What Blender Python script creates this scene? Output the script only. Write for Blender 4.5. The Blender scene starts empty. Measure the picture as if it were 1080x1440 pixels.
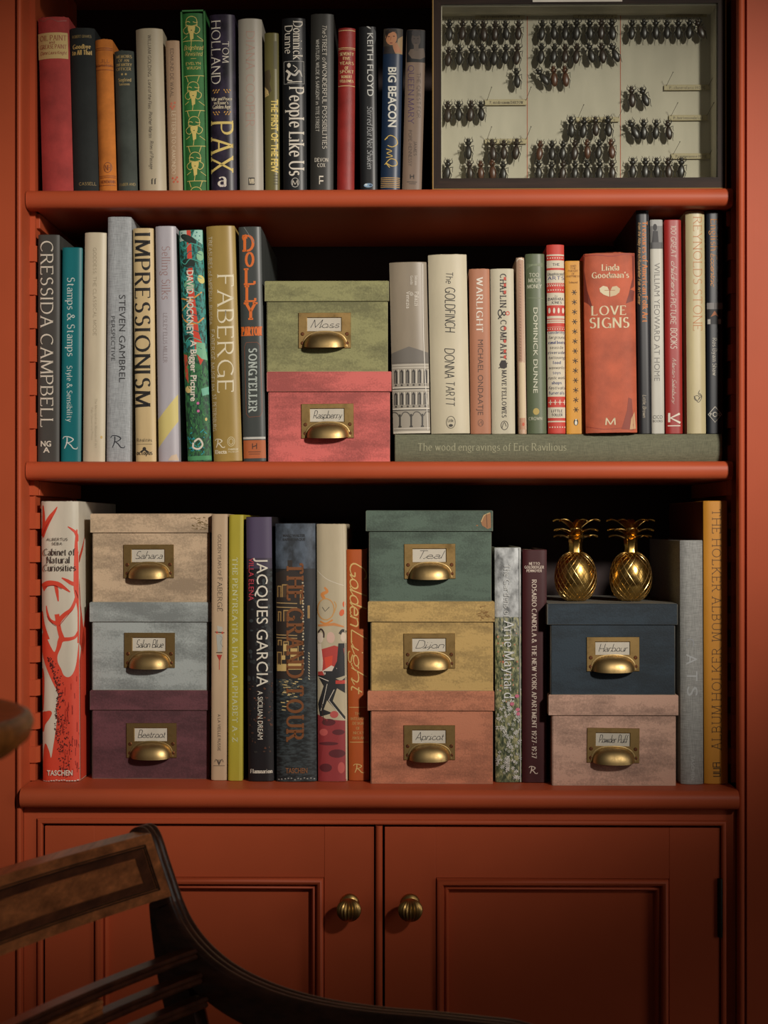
import bpy, bmesh, math, random
from mathutils import Vector, Matrix
from mathutils.geometry import tessellate_polygon

random.seed(7)
SC = bpy.context.scene
COL = SC.collection
PI = math.pi

# ------------------------------------------------------------------ camera
F = 2250.0                       # focal length in pixels of the 1080x1440 frame
YAW = math.radians(1.0)
Z0 = 1.18                        # eye height above the floor
CX, CY = 2.25 * math.tan(YAW), -2.25
cam_d = bpy.data.cameras.new('camera')
cam_d.sensor_width = 36.0
cam_d.lens = 36.0 * F / 1440.0
cam_d.shift_y = 20.0 / 1440.0
cam_d.clip_start = 0.02
cam_d.dof.use_dof = True
cam_d.dof.focus_distance = 2.2
cam_d.dof.aperture_fstop = 9.0
cam = bpy.data.objects.new('camera', cam_d)
COL.objects.link(cam)
cam.location = (CX, CY, Z0)
cam.rotation_euler = (PI / 2, 0, YAW)
SC.camera = cam

# ------------------------------------------------------------------ light
SC.view_settings.view_transform = 'Standard'
SC.view_settings.look = 'None'
SC.view_settings.gamma = 1.0
SC.view_settings.use_curve_mapping = False
SC.view_settings.exposure = -0.18

w = bpy.data.worlds.new('room_air')
SC.world = w
w.use_nodes = True
w.node_tree.nodes['Background'].inputs['Color'].default_value = (1.0, 0.86, 0.72, 1)
w.node_tree.nodes['Background'].inputs['Strength'].default_value = 0.035


def aim(o, target):
    o.rotation_euler = (Vector(target) - o.location).to_track_quat('-Z', 'Y').to_euler()


def lamp(name, kind, loc, target, energy, color, **kw):
    d = bpy.data.lights.new(name, kind)
    d.energy = energy
    d.color = color
    for k, v in kw.items():
        setattr(d, k, v)
    o = bpy.data.objects.new(name, d)
    COL.objects.link(o)
    o.location = loc
    aim(o, target)
    return o


SUNPOS = (1.30, -2.45, Z0 + 1.05)
beam = lamp('window_sunbeam', 'SPOT', SUNPOS, (-0.06, 0.0, Z0 + 0.17), 385, (1.0, 0.925, 0.83),
            spot_size=math.radians(29.5), spot_blend=0.95, shadow_soft_size=0.11)
beam.scale = (1.55, 1.0, 1.0)
lamp('window_daylight', 'AREA', (3.1, -2.15, Z0 + 0.20), (0.0, 0.0, Z0 - 0.3), 12.5, (1.0, 0.94, 0.86),
     shape='RECTANGLE', size=0.9, size_y=1.6)
lamp('added_left_fill', 'AREA', (-1.7, -3.3, Z0 + 0.85), (0.0, 0.0, Z0), 0.7, (1.0, 0.93, 0.84),  # added fill lamp, gives the brass a reflection on its left
     shape='RECTANGLE', size=0.9, size_y=1.5)

# ------------------------------------------------------------------ helpers


def P(px, py, Y):
    """World point on the plane y = Y seen at image position (px, py)."""
    u, v = (px - 540.0) / F, (740.0 - py) / F
    fx, fy = -math.sin(YAW), math.cos(YAW)
    rx, ry = math.cos(YAW), math.sin(YAW)
    dx, dy = fx + u * rx, fy + u * ry
    t = (Y - CY) / dy
    return Vector((CX + dx * t, Y, Z0 + v * t))


def proj_y(x, Y, z):
    """Image row of a world point."""
    d = (Y - CY) * math.cos(YAW) - (x - CX) * math.sin(YAW)
    return 740.0 - (z - Z0) / d * F


def lin(c):
    out = []
    for v in c:
        v = v / 255.0
        out.append(v / 12.92 if v <= 0.04045 else ((v + 0.055) / 1.055) ** 2.4)
    return (out[0], out[1], out[2], 1.0)


MATS = {}


def nodes_of(m):
    m.use_nodes = True
    nt = m.node_tree
    return nt, nt.nodes['Principled BSDF']


def mat(col, rough=0.55, metal=0.0, kind='plain', key=None, spec=0.5, scale=1.0):
    k = key or (tuple(col), rough, metal, kind, spec, scale)
    if k in MATS:
        return MATS[k]
    m = bpy.data.materials.new(kind + '_%d_%d_%d' % tuple(int(c) for c in col))
    nt, b = nodes_of(m)
    L = nt.links
    b.inputs['Base Color'].default_value = lin(col)
    b.inputs['Roughness'].default_value = rough
    b.inputs['Metallic'].default_value = metal
    b.inputs['Specular IOR Level'].default_value = spec

    def N(t, **kw):
        n = nt.nodes.new(t)
        for a, v in kw.items():
            setattr(n, a, v)
        return n

    def noise(sc, detail, vec, rgh=0.6):
        n = N('ShaderNodeTexNoise')
        n.inputs['Scale'].default_value = sc
        n.inputs['Detail'].default_value = detail
        n.inputs['Roughness'].default_value = rgh
        L.new(vec, n.inputs['Vector'])
        return n

    def ramp(fac, stops):
        r = N('ShaderNodeValToRGB')
        e = r.color_ramp.elements
        while len(e) < len(stops):
            e.new(0.5)
        for i, (p, c) in enumerate(stops):
            e[i].position = p
            e[i].color = c
        L.new(fac, r.inputs['Fac'])
        return r

    def mapping(sx, sy, sz):
        tc = N('ShaderNodeTexCoord')
        mp = N('ShaderNodeMapping')
        mp.inputs['Scale'].default_value = (sx, sy, sz)
        oi = N('ShaderNodeObjectInfo')
        ad = N('ShaderNodeVectorMath', operation='ADD')
        mu = N('ShaderNodeVectorMath', operation='SCALE')
        cx = N('ShaderNodeCombineXYZ')
        for i in range(3):
            L.new(oi.outputs['Random'], cx.inputs[i])
        L.new(cx.outputs[0], mu.inputs[0])
        mu.inputs['Scale'].default_value = 7.0
        L.new(tc.outputs['Object'], ad.inputs[0])
        L.new(mu.outputs[0], ad.inputs[1])
        L.new(ad.outputs[0], mp.inputs['Vector'])
        return mp.outputs[0]

    def tone(f):
        c = lin(col)
        return (min(c[0] * f, 1), min(c[1] * f, 1), min(c[2] * f, 1), 1)

    def bump(h, strength, dist):
        bp = N('ShaderNodeBump')
        bp.inputs['Strength'].default_value = strength
        bp.inputs['Distance'].default_value = dist
        L.new(h, bp.inputs['Height'])
        L.new(bp.outputs['Normal'], b.inputs['Normal'])

    if kind == 'cloth':                      # book cloth: fine weave, soft mottling
        v = mapping(1, 1, 1)
        n1 = noise(28, 5, v)
        r = ramp(n1.outputs['Fac'], [(0.3, tone(0.72)), (0.7, tone(1.22))])
        L.new(r.outputs[0], b.inputs['Base Color'])
        n2 = noise(1500, 1, v)
        bump(n2.outputs['Fac'], 0.35, 0.0006)
    elif kind == 'linen':                    # coarse visible weave
        v1, v2 = mapping(1300, 1300, 90), mapping(90, 90, 1300)
        a1, a2 = noise(1, 2, v1), noise(1, 2, v2)
        s = N('ShaderNodeMath', operation='ADD')
        L.new(a1.outputs['Fac'], s.inputs[0])
        L.new(a2.outputs['Fac'], s.inputs[1])
        s2 = N('ShaderNodeMath', operation='MULTIPLY')
        L.new(s.outputs[0], s2.inputs[0])
        s2.inputs[1].default_value = 0.5
        r = ramp(s2.outputs[0], [(0.36, tone(0.70)), (0.64, tone(1.25))])
        L.new(r.outputs[0], b.inputs['Base Color'])
        bump(s2.outputs[0], 0.3, 0.0006)
    elif kind == 'paper':                    # dust jacket / printed paper
        v = mapping(1, 1, 0.25)
        n1 = noise(30, 4, v)
        r = ramp(n1.outputs['Fac'], [(0.25, tone(0.86)), (0.75, tone(1.10))])
        L.new(r.outputs[0], b.inputs['Base Color'])
    elif kind == 'paint':                    # brushed satin paint
        v = mapping(1, 1, 1)
        n1 = noise(3.5, 4, v)
        r = ramp(n1.outputs['Fac'], [(0.3, tone(0.90)), (0.7, tone(1.08))])
        L.new(r.outputs[0], b.inputs['Base Color'])
        v2 = mapping(420, 420, 9) if scale > 0 else mapping(9, 420, 420)
        n2 = noise(1, 3, v2)
        bump(n2.outputs['Fac'], 0.10, 0.0006)
    elif kind == 'wood':
        v = mapping(5, 70, 70) if scale == 1 else mapping(80, 7, 80) if scale == 2 else mapping(70, 70, 5)
        n1 = noise(1.0, 6, v, 0.7)
        r = ramp(n1.outputs['Fac'], [(0.30, tone(0.35)), (0.5, tone(0.9)), (0.72, tone(1.6))])
        L.new(r.outputs[0], b.inputs['Base Color'])
        n2 = noise(3.0, 4, v)
        bump(n2.outputs['Fac'], 0.08, 0.0005)
    elif kind == 'brass':
        v = mapping(1, 1, 1)
        n1 = noise(60, 5, v)
        r = ramp(n1.outputs['Fac'], [(0.3, tone(0.55)), (0.7, tone(1.15))])
        L.new(r.outputs[0], b.inputs['Base Color'])
        r2 = ramp(n1.outputs['Fac'], [(0.3, (rough + 0.12,) * 3 + (1,)), (0.7, (rough - 0.06,) * 3 + (1,))])
        L.new(r2.outputs[0], b.inputs['Roughness'])
    elif kind == 'box':                      # hand painted cloth-covered board, pale worn edges
        v = mapping(9, 9, 30)
        n1 = noise(1.0, 5, v, 0.65)
        v3 = mapping(1, 1, 1)
        n3 = noise(420, 2, v3)
        n4 = noise(14, 5, v3)
        ad = N('ShaderNodeMath', operation='MULTIPLY_ADD')
        L.new(n3.outputs['Fac'], ad.inputs[0])
        ad.inputs[1].default_value = 0.35
        L.new(n1.outputs['Fac'], ad.inputs[2])
        a2 = N('ShaderNodeMath', operation='MULTIPLY_ADD')
        L.new(n4.outputs['Fac'], a2.inputs[0])
        a2.inputs[1].default_value = 0.5
        L.new(ad.outputs[0], a2.inputs[2])
        r = ramp(a2.outputs[0], [(0.78, tone(0.66)), (0.93, tone(1.0)), (1.0, tone(1.25))])
        r.color_ramp.elements.new(0.87).color = tone(0.88)
        # worn edges
        tc = N('ShaderNodeTexCoord')
        sp = N('ShaderNodeSeparateXYZ')
        L.new(tc.outputs['Generated'], sp.inputs[0])
        mn = None
        for ax, wd in ((0, 0.013), (2, 0.022)):
            s1 = N('ShaderNodeMath', operation='SUBTRACT')
            s1.inputs[0].default_value = 1.0
            L.new(sp.outputs[ax], s1.inputs[1])
            m1 = N('ShaderNodeMath', operation='MINIMUM')
            L.new(s1.outputs[0], m1.inputs[0])
            L.new(sp.outputs[ax], m1.inputs[1])
            dv = N('ShaderNodeMath', operation='DIVIDE')
            L.new(m1.outputs[0], dv.inputs[0])
            dv.inputs[1].default_value = wd
            if mn is None:
                mn = dv
            else:
                m2 = N('ShaderNodeMath', operation='MINIMUM')
                L.new(mn.outputs[0], m2.inputs[0])
                L.new(dv.outputs[0], m2.inputs[1])
                mn = m2
        nz = N('ShaderNodeMath', operation='MULTIPLY_ADD')
        L.new(n4.outputs['Fac'], nz.inputs[0])
        nz.inputs[1].default_value = 1.15
        L.new(mn.outputs[0], nz.inputs[2])
        er = ramp(nz.outputs[0], [(0.0, (1, 1, 1, 1)), (0.99, (0, 0, 0, 1))])
        er.color_ramp.elements[0].position = 0.62
        er.color_ramp.elements[1].position = 0.95
        mx = N('ShaderNodeMix', data_type='RGBA')
        L.new(er.outputs[0], mx.inputs[0])
        L.new(r.outputs[0], mx.inputs[6])
        c = lin(col)
        mx.inputs[7].default_value = (c[0] * 0.7 + 0.14, c[1] * 0.7 + 0.12, c[2] * 0.7 + 0.085, 1)
        L.new(mx.outputs[2], b.inputs['Base Color'])
        bump(n3.outputs['Fac'], 0.3, 0.0008)
    elif kind == 'water':
        v = mapping(120, 120, 330)
        n1 = noise(1, 4, v)
        r = ramp(n1.outputs['Fac'], [(0.42, tone(0.35)), (0.62, tone(1.9))])
        L.new(r.outputs[0], b.inputs['Base Color'])
    elif kind == 'meadow':
        v = mapping(300, 300, 130)
        n1 = noise(1, 4, v)
        r = ramp(n1.outputs['Fac'], [(0.36, lin((40, 52, 30))), (0.5, tone(1.0)), (0.66, lin((170, 165, 120)))])
        L.new(r.outputs[0], b.inputs['Base Color'])
    elif kind == 'cloud':
        v = mapping(60, 60, 40)
        n1 = noise(1, 4, v)
        r = ramp(n1.outputs['Fac'], [(0.36, tone(0.45)), (0.66, tone(2.0))])
        L.new(r.outputs[0], b.inputs['Base Color'])
    elif kind == 'dash':                     # brushed dashes
        v = mapping(330, 330, 120)
        n1 = noise(1, 2, v)
        r = ramp(n1.outputs['Fac'], [(0.44, lin((24, 60, 44))), (0.52, tone(1.0))])
        L.new(r.outputs[0], b.inputs['Base Color'])
    MATS[k] = m
    return m


def link(name, bm, mats, parent=None, smooth=None, loc=None):
    me = bpy.data.meshes.new(name)
    bm.normal_update()
    bm.to_mesh(me)
    bm.free()
    if not isinstance(mats, (list, tuple)):
        mats = [mats]
    for m in mats:
        me.materials.append(m)
    o = bpy.data.objects.new(name, me)
    COL.objects.link(o)
    if parent is not None:
        o.parent = parent
    if loc is not None:
        o.location = loc
    if smooth is not None:
        for p in me.polygons:
            p.use_smooth = True
        if smooth < 180:
            me.set_sharp_from_angle(angle=math.radians(smooth))
    return o


def thing(name, label, cat, loc=(0, 0, 0), group=None):
    o = bpy.data.objects.new(name, None)
    o.empty_display_size = 0.02
    COL.objects.link(o)
    o.location = loc
    o['label'] = label
    o['category'] = cat
    if group:
        o['group'] = group
    return o


def tag(o, label, cat, group=None):
    o['label'] = label
    o['category'] = cat
    if group:
        o['group'] = group
    return o


def struct(o):
    o['kind'] = 'structure'
    return o


def box(bm, x0, x1, y0, y1, z0, z1, mi=0, bev=0.0):
    vs = [bm.verts.new(p) for p in ((x0, y0, z0), (x1, y0, z0), (x1, y1, z0), (x0, y1, z0),
                                    (x0, y0, z1), (x1, y0, z1), (x1, y1, z1), (x0, y1, z1))]
    fs = []
    for q in ((0, 3, 2, 1), (4, 5, 6, 7), (0, 1, 5, 4), (1, 2, 6, 5), (2, 3, 7, 6), (3, 0, 4, 7)):
        f = bm.faces.new([vs[i] for i in q])
        f.material_index = mi
        fs.append(f)
    if bev > 0:
        es = list({e for f in fs for e in f.edges})
        bmesh.ops.bevel(bm, geom=es, offset=bev, segments=2, profile=0.5, affect='EDGES', material=-1)
    return vs


def ex(bm, prof, x0, x1, axis='x', mi=0):
    """Extrude a closed 2D profile along an axis. x: profile is (y,z); y: (x,z); z: (x,y)."""
    def pt(a, p):
        return (a, p[0], p[1]) if axis == 'x' else (p[0], a, p[1]) if axis == 'y' else (p[0], p[1], a)
    A = [bm.verts.new(pt(x0, p)) for p in prof]
    B = [bm.verts.new(pt(x1, p)) for p in prof]
    n = len(prof)
    fs = [bm.faces.new(A[::-1]), bm.faces.new(B)]
    for i in range(n):
        fs.append(bm.faces.new((A[i], A[(i + 1) % n], B[(i + 1) % n], B[i])))
    for f in fs:
        f.material_index = mi
    bmesh.ops.recalc_face_normals(bm, faces=fs)
    return fs


def loft(bm, rings, closed=True, caps=True, mi=0):
    R = [[bm.verts.new(p) for p in r] for r in rings]
    fs = []
    n = len(R[0])
    for a, b in zip(R, R[1:]):
        for i in range(n if closed else n - 1):
            j = (i + 1) % n
            fs.append(bm.faces.new((a[i], a[j], b[j], b[i])))
    if caps and closed:
        fs.append(bm.faces.new(R[0][::-1]))
        fs.append(bm.faces.new(R[-1]))
    for f in fs:
        f.material_index = mi
    bmesh.ops.recalc_face_normals(bm, faces=fs)
    return R


def tube(bm, pts, r, n=8, mi=0, caps=True):
    pts = [Vector(p) for p in pts]
    rs = r if isinstance(r, (list, tuple)) else [r] * len(pts)
    rings = []
    up = None
    for i, p in enumerate(pts):
        t = (pts[min(i + 1, len(pts) - 1)] - pts[max(i - 1, 0)]).normalized()
        if up is None:
            up = Vector((0, 0, 1)) if abs(t.z) < 0.9 else Vector((1, 0, 0))
        s = t.cross(up).normalized()
        up = s.cross(t).normalized()
        rings.append([p + (s * math.cos(2 * PI * k / n) + up * math.sin(2 * PI * k / n)) * rs[i] for k in range(n)])
    loft(bm, rings, True, caps, mi)


def lathe(bm, prof, c=(0, 0, 0), n=24, mi=0, ax='z', rib=None):
    rings = []
    for r, h in prof:
        ring = []
        for k in range(n):
            a = 2 * PI * k / n
            rr = r * (1 + (rib(a) if rib else 0))
            if ax == 'z':
                ring.append((c[0] + rr * math.cos(a), c[1] + rr * math.sin(a), c[2] + h))
            else:
                ring.append((c[0] + rr * math.cos(a), c[1] - h, c[2] + rr * math.sin(a)))
        rings.append(ring)
    loft(bm, rings, True, True, mi)


def rect_sweep(bm, x0, x1, z0, z1, prof, y, mi=0):
    """Mitred moulding round a rectangle; prof = (offset inwards, height towards the viewer)."""
    R = []
    for o, h in prof:
        R.append([bm.verts.new(p) for p in ((x0 + o, y - h, z0 + o), (x1 - o, y - h, z0 + o),
                                            (x1 - o, y - h, z1 - o), (x0 + o, y - h, z1 - o))])
    fs = []
    for a, b in zip(R, R[1:]):
        for i in range(4):
            j = (i + 1) % 4
            fs.append(bm.faces.new((a[i], a[j], b[j], b[i])))
    for f in fs:
        f.material_index = mi
    bmesh.ops.recalc_face_normals(bm, faces=fs)


# ------------------------------------------------------------------ lettering
def A(cx, cy, rx, ry, a0, a1, n=None):
    n = n or max(4, int(abs(a1 - a0) / 22))
    return [(cx + rx * math.cos(math.radians(a0 + (a1 - a0) * i / n)),
             cy + ry * math.sin(math.radians(a0 + (a1 - a0) * i / n))) for i in range(n + 1)]


X = 0.66
V = [(0, 0), (0, 1)]
G = {
    'A': (.70, [[(0, 0), (.35, 1)], [(.35, 1), (.70, 0)], [(.13, .36), (.57, .36)]]),
    'B': (.58, [V, [(0, 1), (.27, 1)] + A(.27, .76, .24, .24, 90, -90) + [(0, .52)],
                [(0, .52), (.30, .52)] + A(.30, .26, .28, .26, 90, -90) + [(0, 0)]]),
    'C': (.72, [A(.42, .5, .42, .5, 48, 312)]),
    'D': (.72, [V, [(0, 1), (.25, 1)] + A(.25, .5, .47, .5, 90, -90) + [(0, 0)]]),
    'E': (.52, [V, [(0, 1), (.50, 1)], [(0, .52), (.40, .52)], [(0, 0), (.52, 0)]]),
    'F': (.50, [V, [(0, 1), (.50, 1)], [(0, .52), (.40, .52)]]),
    'G': (.78, [A(.42, .5, .42, .5, 48, 320), [(.76, .0), (.76, .42)], [(.50, .42), (.76, .42)]]),
    'H': (.68, [V, [(.68, 0), (.68, 1)], [(0, .52), (.68, .52)]]),
    'I': (.0, [V]),
    'J': (.34, [[(.34, 1), (.34, .22)] + A(.16, .2, .18, .2, 0, -140)]),
    'K': (.64, [V, [(.58, 1), (0, .40)], [(.17, .57), (.64, 0)]]),
    'L': (.50, [V, [(0, 0), (.50, 0)]]),
    'M': (.84, [[(0, 0), (.05, 1)], [(.05, 1), (.42, .04)], [(.42, .04), (.79, 1)], [(.79, 1), (.84, 0)]]),
    'N': (.68, [V, [(0, 1), (.68, 0)], [(.68, 0), (.68, 1)]]),
    'O': (.86, [A(.43, .5, .43, .5, 90, 450)]),
    'P': (.54, [V, [(0, 1), (.27, 1)] + A(.27, .74, .27, .26, 90, -90) + [(0, .48)]]),
    'Q': (.86, [A(.43, .5, .43, .5, 90, 450), [(.46, .16), (.60, -.08), (.88, -.16)]]),
    'R': (.62, [V, [(0, 1), (.26, 1)] + A(.26, .75, .26, .25, 90, -90) + [(0, .50)], [(.26, .50), (.62, 0)]]),
    'S': (.50, [A(.26, .76, .22, .24, 35, 255) + A(.24, .27, .26, .27, 75, -145)]),
    'T': (.64, [[(.32, 0), (.32, 1)], [(0, 1), (.64, 1)]]),
    'U': (.66, [[(0, 1), (0, .3)] + A(.33, .3, .33, .3, 180, 360) + [(.66, 1)]]),
    'V': (.70, [[(0, 1), (.35, 0)], [(.35, 0), (.70, 1)]]),
    'W': (1.0, [[(0, 1), (.25, 0)], [(.25, 0), (.50, .95)], [(.50, .95), (.75, 0)], [(.75, 0), (1.0, 1)]]),
    'X': (.66, [[(0, 1), (.66, 0)], [(.62, 1), (.04, 0)]]),
    'Y': (.66, [[(0, 1), (.33, .48)], [(.66, 1), (.33, .48)], [(.33, .48), (.33, 0)]]),
    'Z': (.60, [[(.03, 1), (.58, 1)], [(.58, 1), (0, 0)], [(0, 0), (.60, 0)]]),
    'a': (.42, [A(.20, .46, .20, .20, 150, 0) + [(.40, .06), (.46, 0)], [(.40, .40)] + A(.20, .19, .20, .19, 75, 285) + [(.40, .12)]]),
    'b': (.48, [V, A(.23, .33, .25, .33, 160, -160)]),
    'c': (.42, [A(.25, .33, .25, .33, 48, 312)]),
    'd': (.48, [A(.25, .33, .25, .33, 20, 340), [(.48, 0), (.48, 1)]]),
    'e': (.46, [[(.02, .36), (.46, .36)] + A(.24, .33, .23, .33, 5, 315)]),
    'f': (.30, [[(.12, 0), (.12, .8)] + A(.28, .8, .16, .2, 180, 60), [(0, X), (.28, X)]]),
    'g': (.46, [A(.22, .42, .21, .24, 90, 450), [(.15, .20), (.06, .10), (.20, .02), (.40, -.04)] + A(.22, -.16, .22, .14, 30, -200), [(.36, .58), (.48, .66)]]),
    'h': (.46, [V, [(0, .42)] + A(.23, .43, .23, .23, 160, 0) + [(.46, 0)]]),
    'i': (.0, [[(0, 0), (0, X)], [(0, .86), (0, .94)]]),
    'j': (.10, [[(.1, X), (.1, -.15), (0, -.28)], [(.1, .86), (.1, .94)]]),
    'k': (.44, [V, [(.40, X), (0, .26)], [(.14, .38), (.44, 0)]]),
    'l': (.0, [V]),
    'm': (.76, [[(0, 0), (0, X)], [(0, .42)] + A(.19, .45, .19, .21, 160, 0) + [(.38, 0)], [(.38, .42)] + A(.57, .45, .19, .21, 160, 0) + [(.76, 0)]]),
    'n': (.46, [[(0, 0), (0, X)], [(0, .42)] + A(.23, .43, .23, .23, 160, 0) + [(.46, 0)]]),
    'o': (.50, [A(.25, .33, .25, .33, 90, 450)]),
    'p': (.48, [[(0, -.3), (0, X)], A(.23, .33, .25, .33, 160, -160)]),
    'q': (.48, [A(.25, .33, .25, .33, 20, 340), [(.48, -.3), (.48, X)]]),
    'r': (.32, [[(0, 0), (0, X)], [(0, .40)] + A(.20, .44, .20, .22, 150, 50)]),
    's': (.36, [A(.18, .49, .16, .17, 35, 255) + A(.17, .17, .18, .17, 75, -145)]),
    't': (.30, [[(.12, .86), (.12, .16)] + A(.24, .14, .12, .14, 180, 300), [(0, X), (.28, X)]]),
    'u': (.46, [[(0, X), (0, .22)] + A(.23, .22, .23, .22, 180, 350), [(.46, 0), (.46, X)]]),
    'v': (.46, [[(0, X), (.23, 0)], [(.23, 0), (.46, X)]]),
    'w': (.70, [[(0, X), (.18, 0)], [(.18, 0), (.35, .62)], [(.35, .62), (.52, 0)], [(.52, 0), (.70, X)]]),
    'x': (.44, [[(0, X), (.44, 0)], [(.42, X), (.02, 0)]]),
    'y': (.46, [[(0, X), (.24, .02)], [(.46, X), (.16, -.24), (.02, -.28)]]),
    'z': (.42, [[(.02, X), (.40, X)], [(.40, X), (0, 0)], [(0, 0), (.42, 0)]]),
    '0': (.56, [A(.28, .5, .28, .5, 90, 450)]),
    '1': (.20, [[(0, .8), (.2, 1)], [(.2, 1), (.2, 0)]]),
    '2': (.54, [A(.27, .72, .25, .28, 160, -30) + [(0, 0)], [(0, 0), (.54, 0)]]),
    '3': (.50, [A(.24, .76, .22, .24, 150, -80) + A(.24, .27, .26, .27, 80, -150)]),
    '7': (.52, [[(0, 1), (.52, 1)], [(.52, 1), (.16, 0)]]),
    '9': (.54, [A(.27, .68, .25, .32, 0, 360), [(.52, .68), (.46, .3), (.16, 0)]]),
    '&': (.80, [[(.80, 0), (.20, .72)] + A(.32, .80, .15, .20, 200, -20) + [(.30, .50)] + A(.26, .25, .26, .25, 110, 300) + [(.62, .22), (.72, .46)]]),
    '.': (.04, [[(0, 0), (0, .09)]]),
    ',': (.05, [[(.05, .09), (0, -.12)]]),
    "'": (.03, [[(.03, 1.0), (0, .78)]]),
    ':': (.04, [[(0, 0), (0, .09)], [(0, .5), (0, .59)]]),
    '-': (.30, [[(0, .36), (.30, .36)]]),
    '*': (.50, [[(.25, .2), (.25, .8)], [(0, .35), (.5, .65)], [(0, .65), (.5, .35)]]),
}
G['É'] = (.52, G['E'][1] + [[(.18, 1.1), (.36, 1.26)]])
G['é'] = (.46, G['e'][1] + [[(.18, .78), (.32, .94)]])
G['è'] = (.46, G['e'][1] + [[(.32, .78), (.18, .94)]])
G['ó'] = (.50, G['o'][1] + [[(.22, .78), (.36, .94)]])

# thick, thin, serif half length, shear, spacing, nib angle
STYLES = {
    'serif': (.125, .050, .105, 0, .26, 20), 'bserif': (.20, .055, .12, 0, .32, 8), 'lserif': (.085, .042, .11, 0, .26, 20),
    'slab': (.085, .075, .14, 0, .36, 0), 'bslab': (.19, .12, .16, 0, .42, 0), 'ital': (.10, .045, .05, .22, .20, 25),
    'mono': (.10, .10, 0, 0, .24, 0), 'bmono': (.18, .18, 0, 0, .30, 0), 'lmono': (.065, .065, 0, 0, .22, 0),
    'hand': (.085, .085, 0, .12, .20, 0), 'script': (.10, .055, 0, .38, .16, 30), 'pen': (.080, .055, 0, .34, .17, 30),
}


def ribbon(pts, ws):
    """Quads along a polyline with a width at each vertex."""
    n = len(pts)
    if n < 2:
        return []
    Lp, Rp = [], []
    for i in range(n):
        d = Vector((0, 0))
        if i > 0:
            e = Vector(pts[i]) - Vector(pts[i - 1])
            if e.length > 1e-9:
                d += e.normalized()
        if i < n - 1:
            e = Vector(pts[i + 1]) - Vector(pts[i])
            if e.length > 1e-9:
                d += e.normalized()
        if d.length < 1e-6:
            d = Vector((1, 0))
        d.normalize()
        nn = Vector((-d.y, d.x)) * (ws[i] / 2)
        p = Vector(pts[i])
        Lp.append(p + nn)
        Rp.append(p - nn)
    return [[Lp[i], Lp[i + 1], Rp[i + 1], Rp[i]] for i in range(n - 1)]


def stroke_text(s, style, length, cap):
    thick, thin, sf, shear, gap, nib = STYLES[style]
    x, glyphs = 0.0, []
    for ch in s:
        if ch == ' ':
            x += .34
            continue
        wd, st = G.get(ch, G['o'])
        glyphs.append((x, st))
        x += wd + gap + (0.10 if wd < .06 and ch not in ".,':" else 0)
    total = max(x - gap, 0.1) + (0.10 if s[-1:] in 'Il' else 0)
    sx = length / total
    out = []
    wmin = 0.52 if 3.0 < cap < 13 and style in ('serif', 'bserif', 'ital', 'lserif') else 0.0
    joined = style in ('pen', 'script')
    if joined:                               # running hand: small round letters joined along the line
        g2 = []
        for n, (gx, st) in enumerate(glyphs):
            low = max(p[1] for pl in st for p in pl) <= 0.95
            g2.append((gx, [[(p[0], p[1] * (0.72 if p[1] < 0.7 else 1.0 if not low else 0.8)) for p in pl] for pl in st]))
        glyphs = g2
        for n in range(len(glyphs) - 1):
            (g0, s0), (g1, s1) = glyphs[n], glyphs[n + 1]
            e0 = max((g0 + p[0] for pl in s0 for p in pl))
            if g1 - e0 < 0.30 and g1 - e0 > -0.2:
                s0.append([(e0 - g0 - 0.06, 0.03), (e0 - g0 + 0.02, 0.0), (g1 - g0, 0.20)])
    nb = math.radians(nib)
    for gx, st in glyphs:
        ends = []
        for k, pl in enumerate(st):
            for p in pl:
                ends.append((k, p))
        for k, pl in enumerate(st):
            q = [((gx + p[0] + shear * p[1]) * sx, p[1] * cap) for p in pl]
            if len(q) < 2:
                continue
            ws = []
            for i in range(len(q)):
                a, b = q[max(i - 1, 0)], q[min(i + 1, len(q) - 1)]
                ang = math.atan2(b[1] - a[1], b[0] - a[0])
                ws.append(max(cap * (thin + (thick - thin) * abs(math.sin(ang - nb)) ** 1.3), wmin))
            out += ribbon(q, ws)
            if sf <= 0:
                continue
            for e, e2 in ((0, 1), (-1, -2)):
                p, p2 = pl[e], pl[e2]
                a, b = q[e], q[e2]
                dx, dy = abs(a[0] - b[0]), abs(a[1] - b[1])
                if dy > dx * 0.8 and p[1] in (0, 1, X, -.3):
                    h = sf * cap
                    if len(pl) > 2 and dy < 0.15 * cap:
                        continue
                    left = h
                    right = h if not (p[1] in (1, X) and p[0] == 0 and p[1] == X) else 0.0
                    out.append([Vector((a[0] - left, a[1] - thin * cap / 2)), Vector((a[0] + right, a[1] - thin * cap / 2)),
                                Vector((a[0] + right, a[1] + thin * cap / 2)), Vector((a[0] - left, a[1] + thin * cap / 2))])
                elif dx > dy * 2 and len(pl) == 2:
                    free = all(not (kk != k and abs(pp[0] - p[0]) < .06 and abs(pp[1] - p[1]) < .06) for kk, pp in ends)
                    if free and p[1] in (0, 1) and p[0] != p2[0]:
                        h = sf * cap * 1.25
                        s2 = -1 if p[1] == 1 else 1
                        t2 = thin * cap * 1.3
                        out.append([Vector((a[0] - t2 / 2, a[1])), Vector((a[0] + t2 / 2, a[1])),
                                    Vector((a[0] + t2 / 2, a[1] + s2 * h)), Vector((a[0] - t2 / 2, a[1] + s2 * h))])
                elif len(pl) > 5 and p[1] not in (0, 1) and sf > .06 and p[0] > .25 and abs(p[1]) > .5:
                    h = sf * cap * .8
                    out.append([Vector((a[0] - thin * cap, a[1])), Vector((a[0] + thin * cap * .6, a[1])),
                                Vector((a[0] + thin * cap * .6, a[1] + h)), Vector((a[0] - thin * cap, a[1] + h * .5))])
    return out


_SANS = {}


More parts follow.
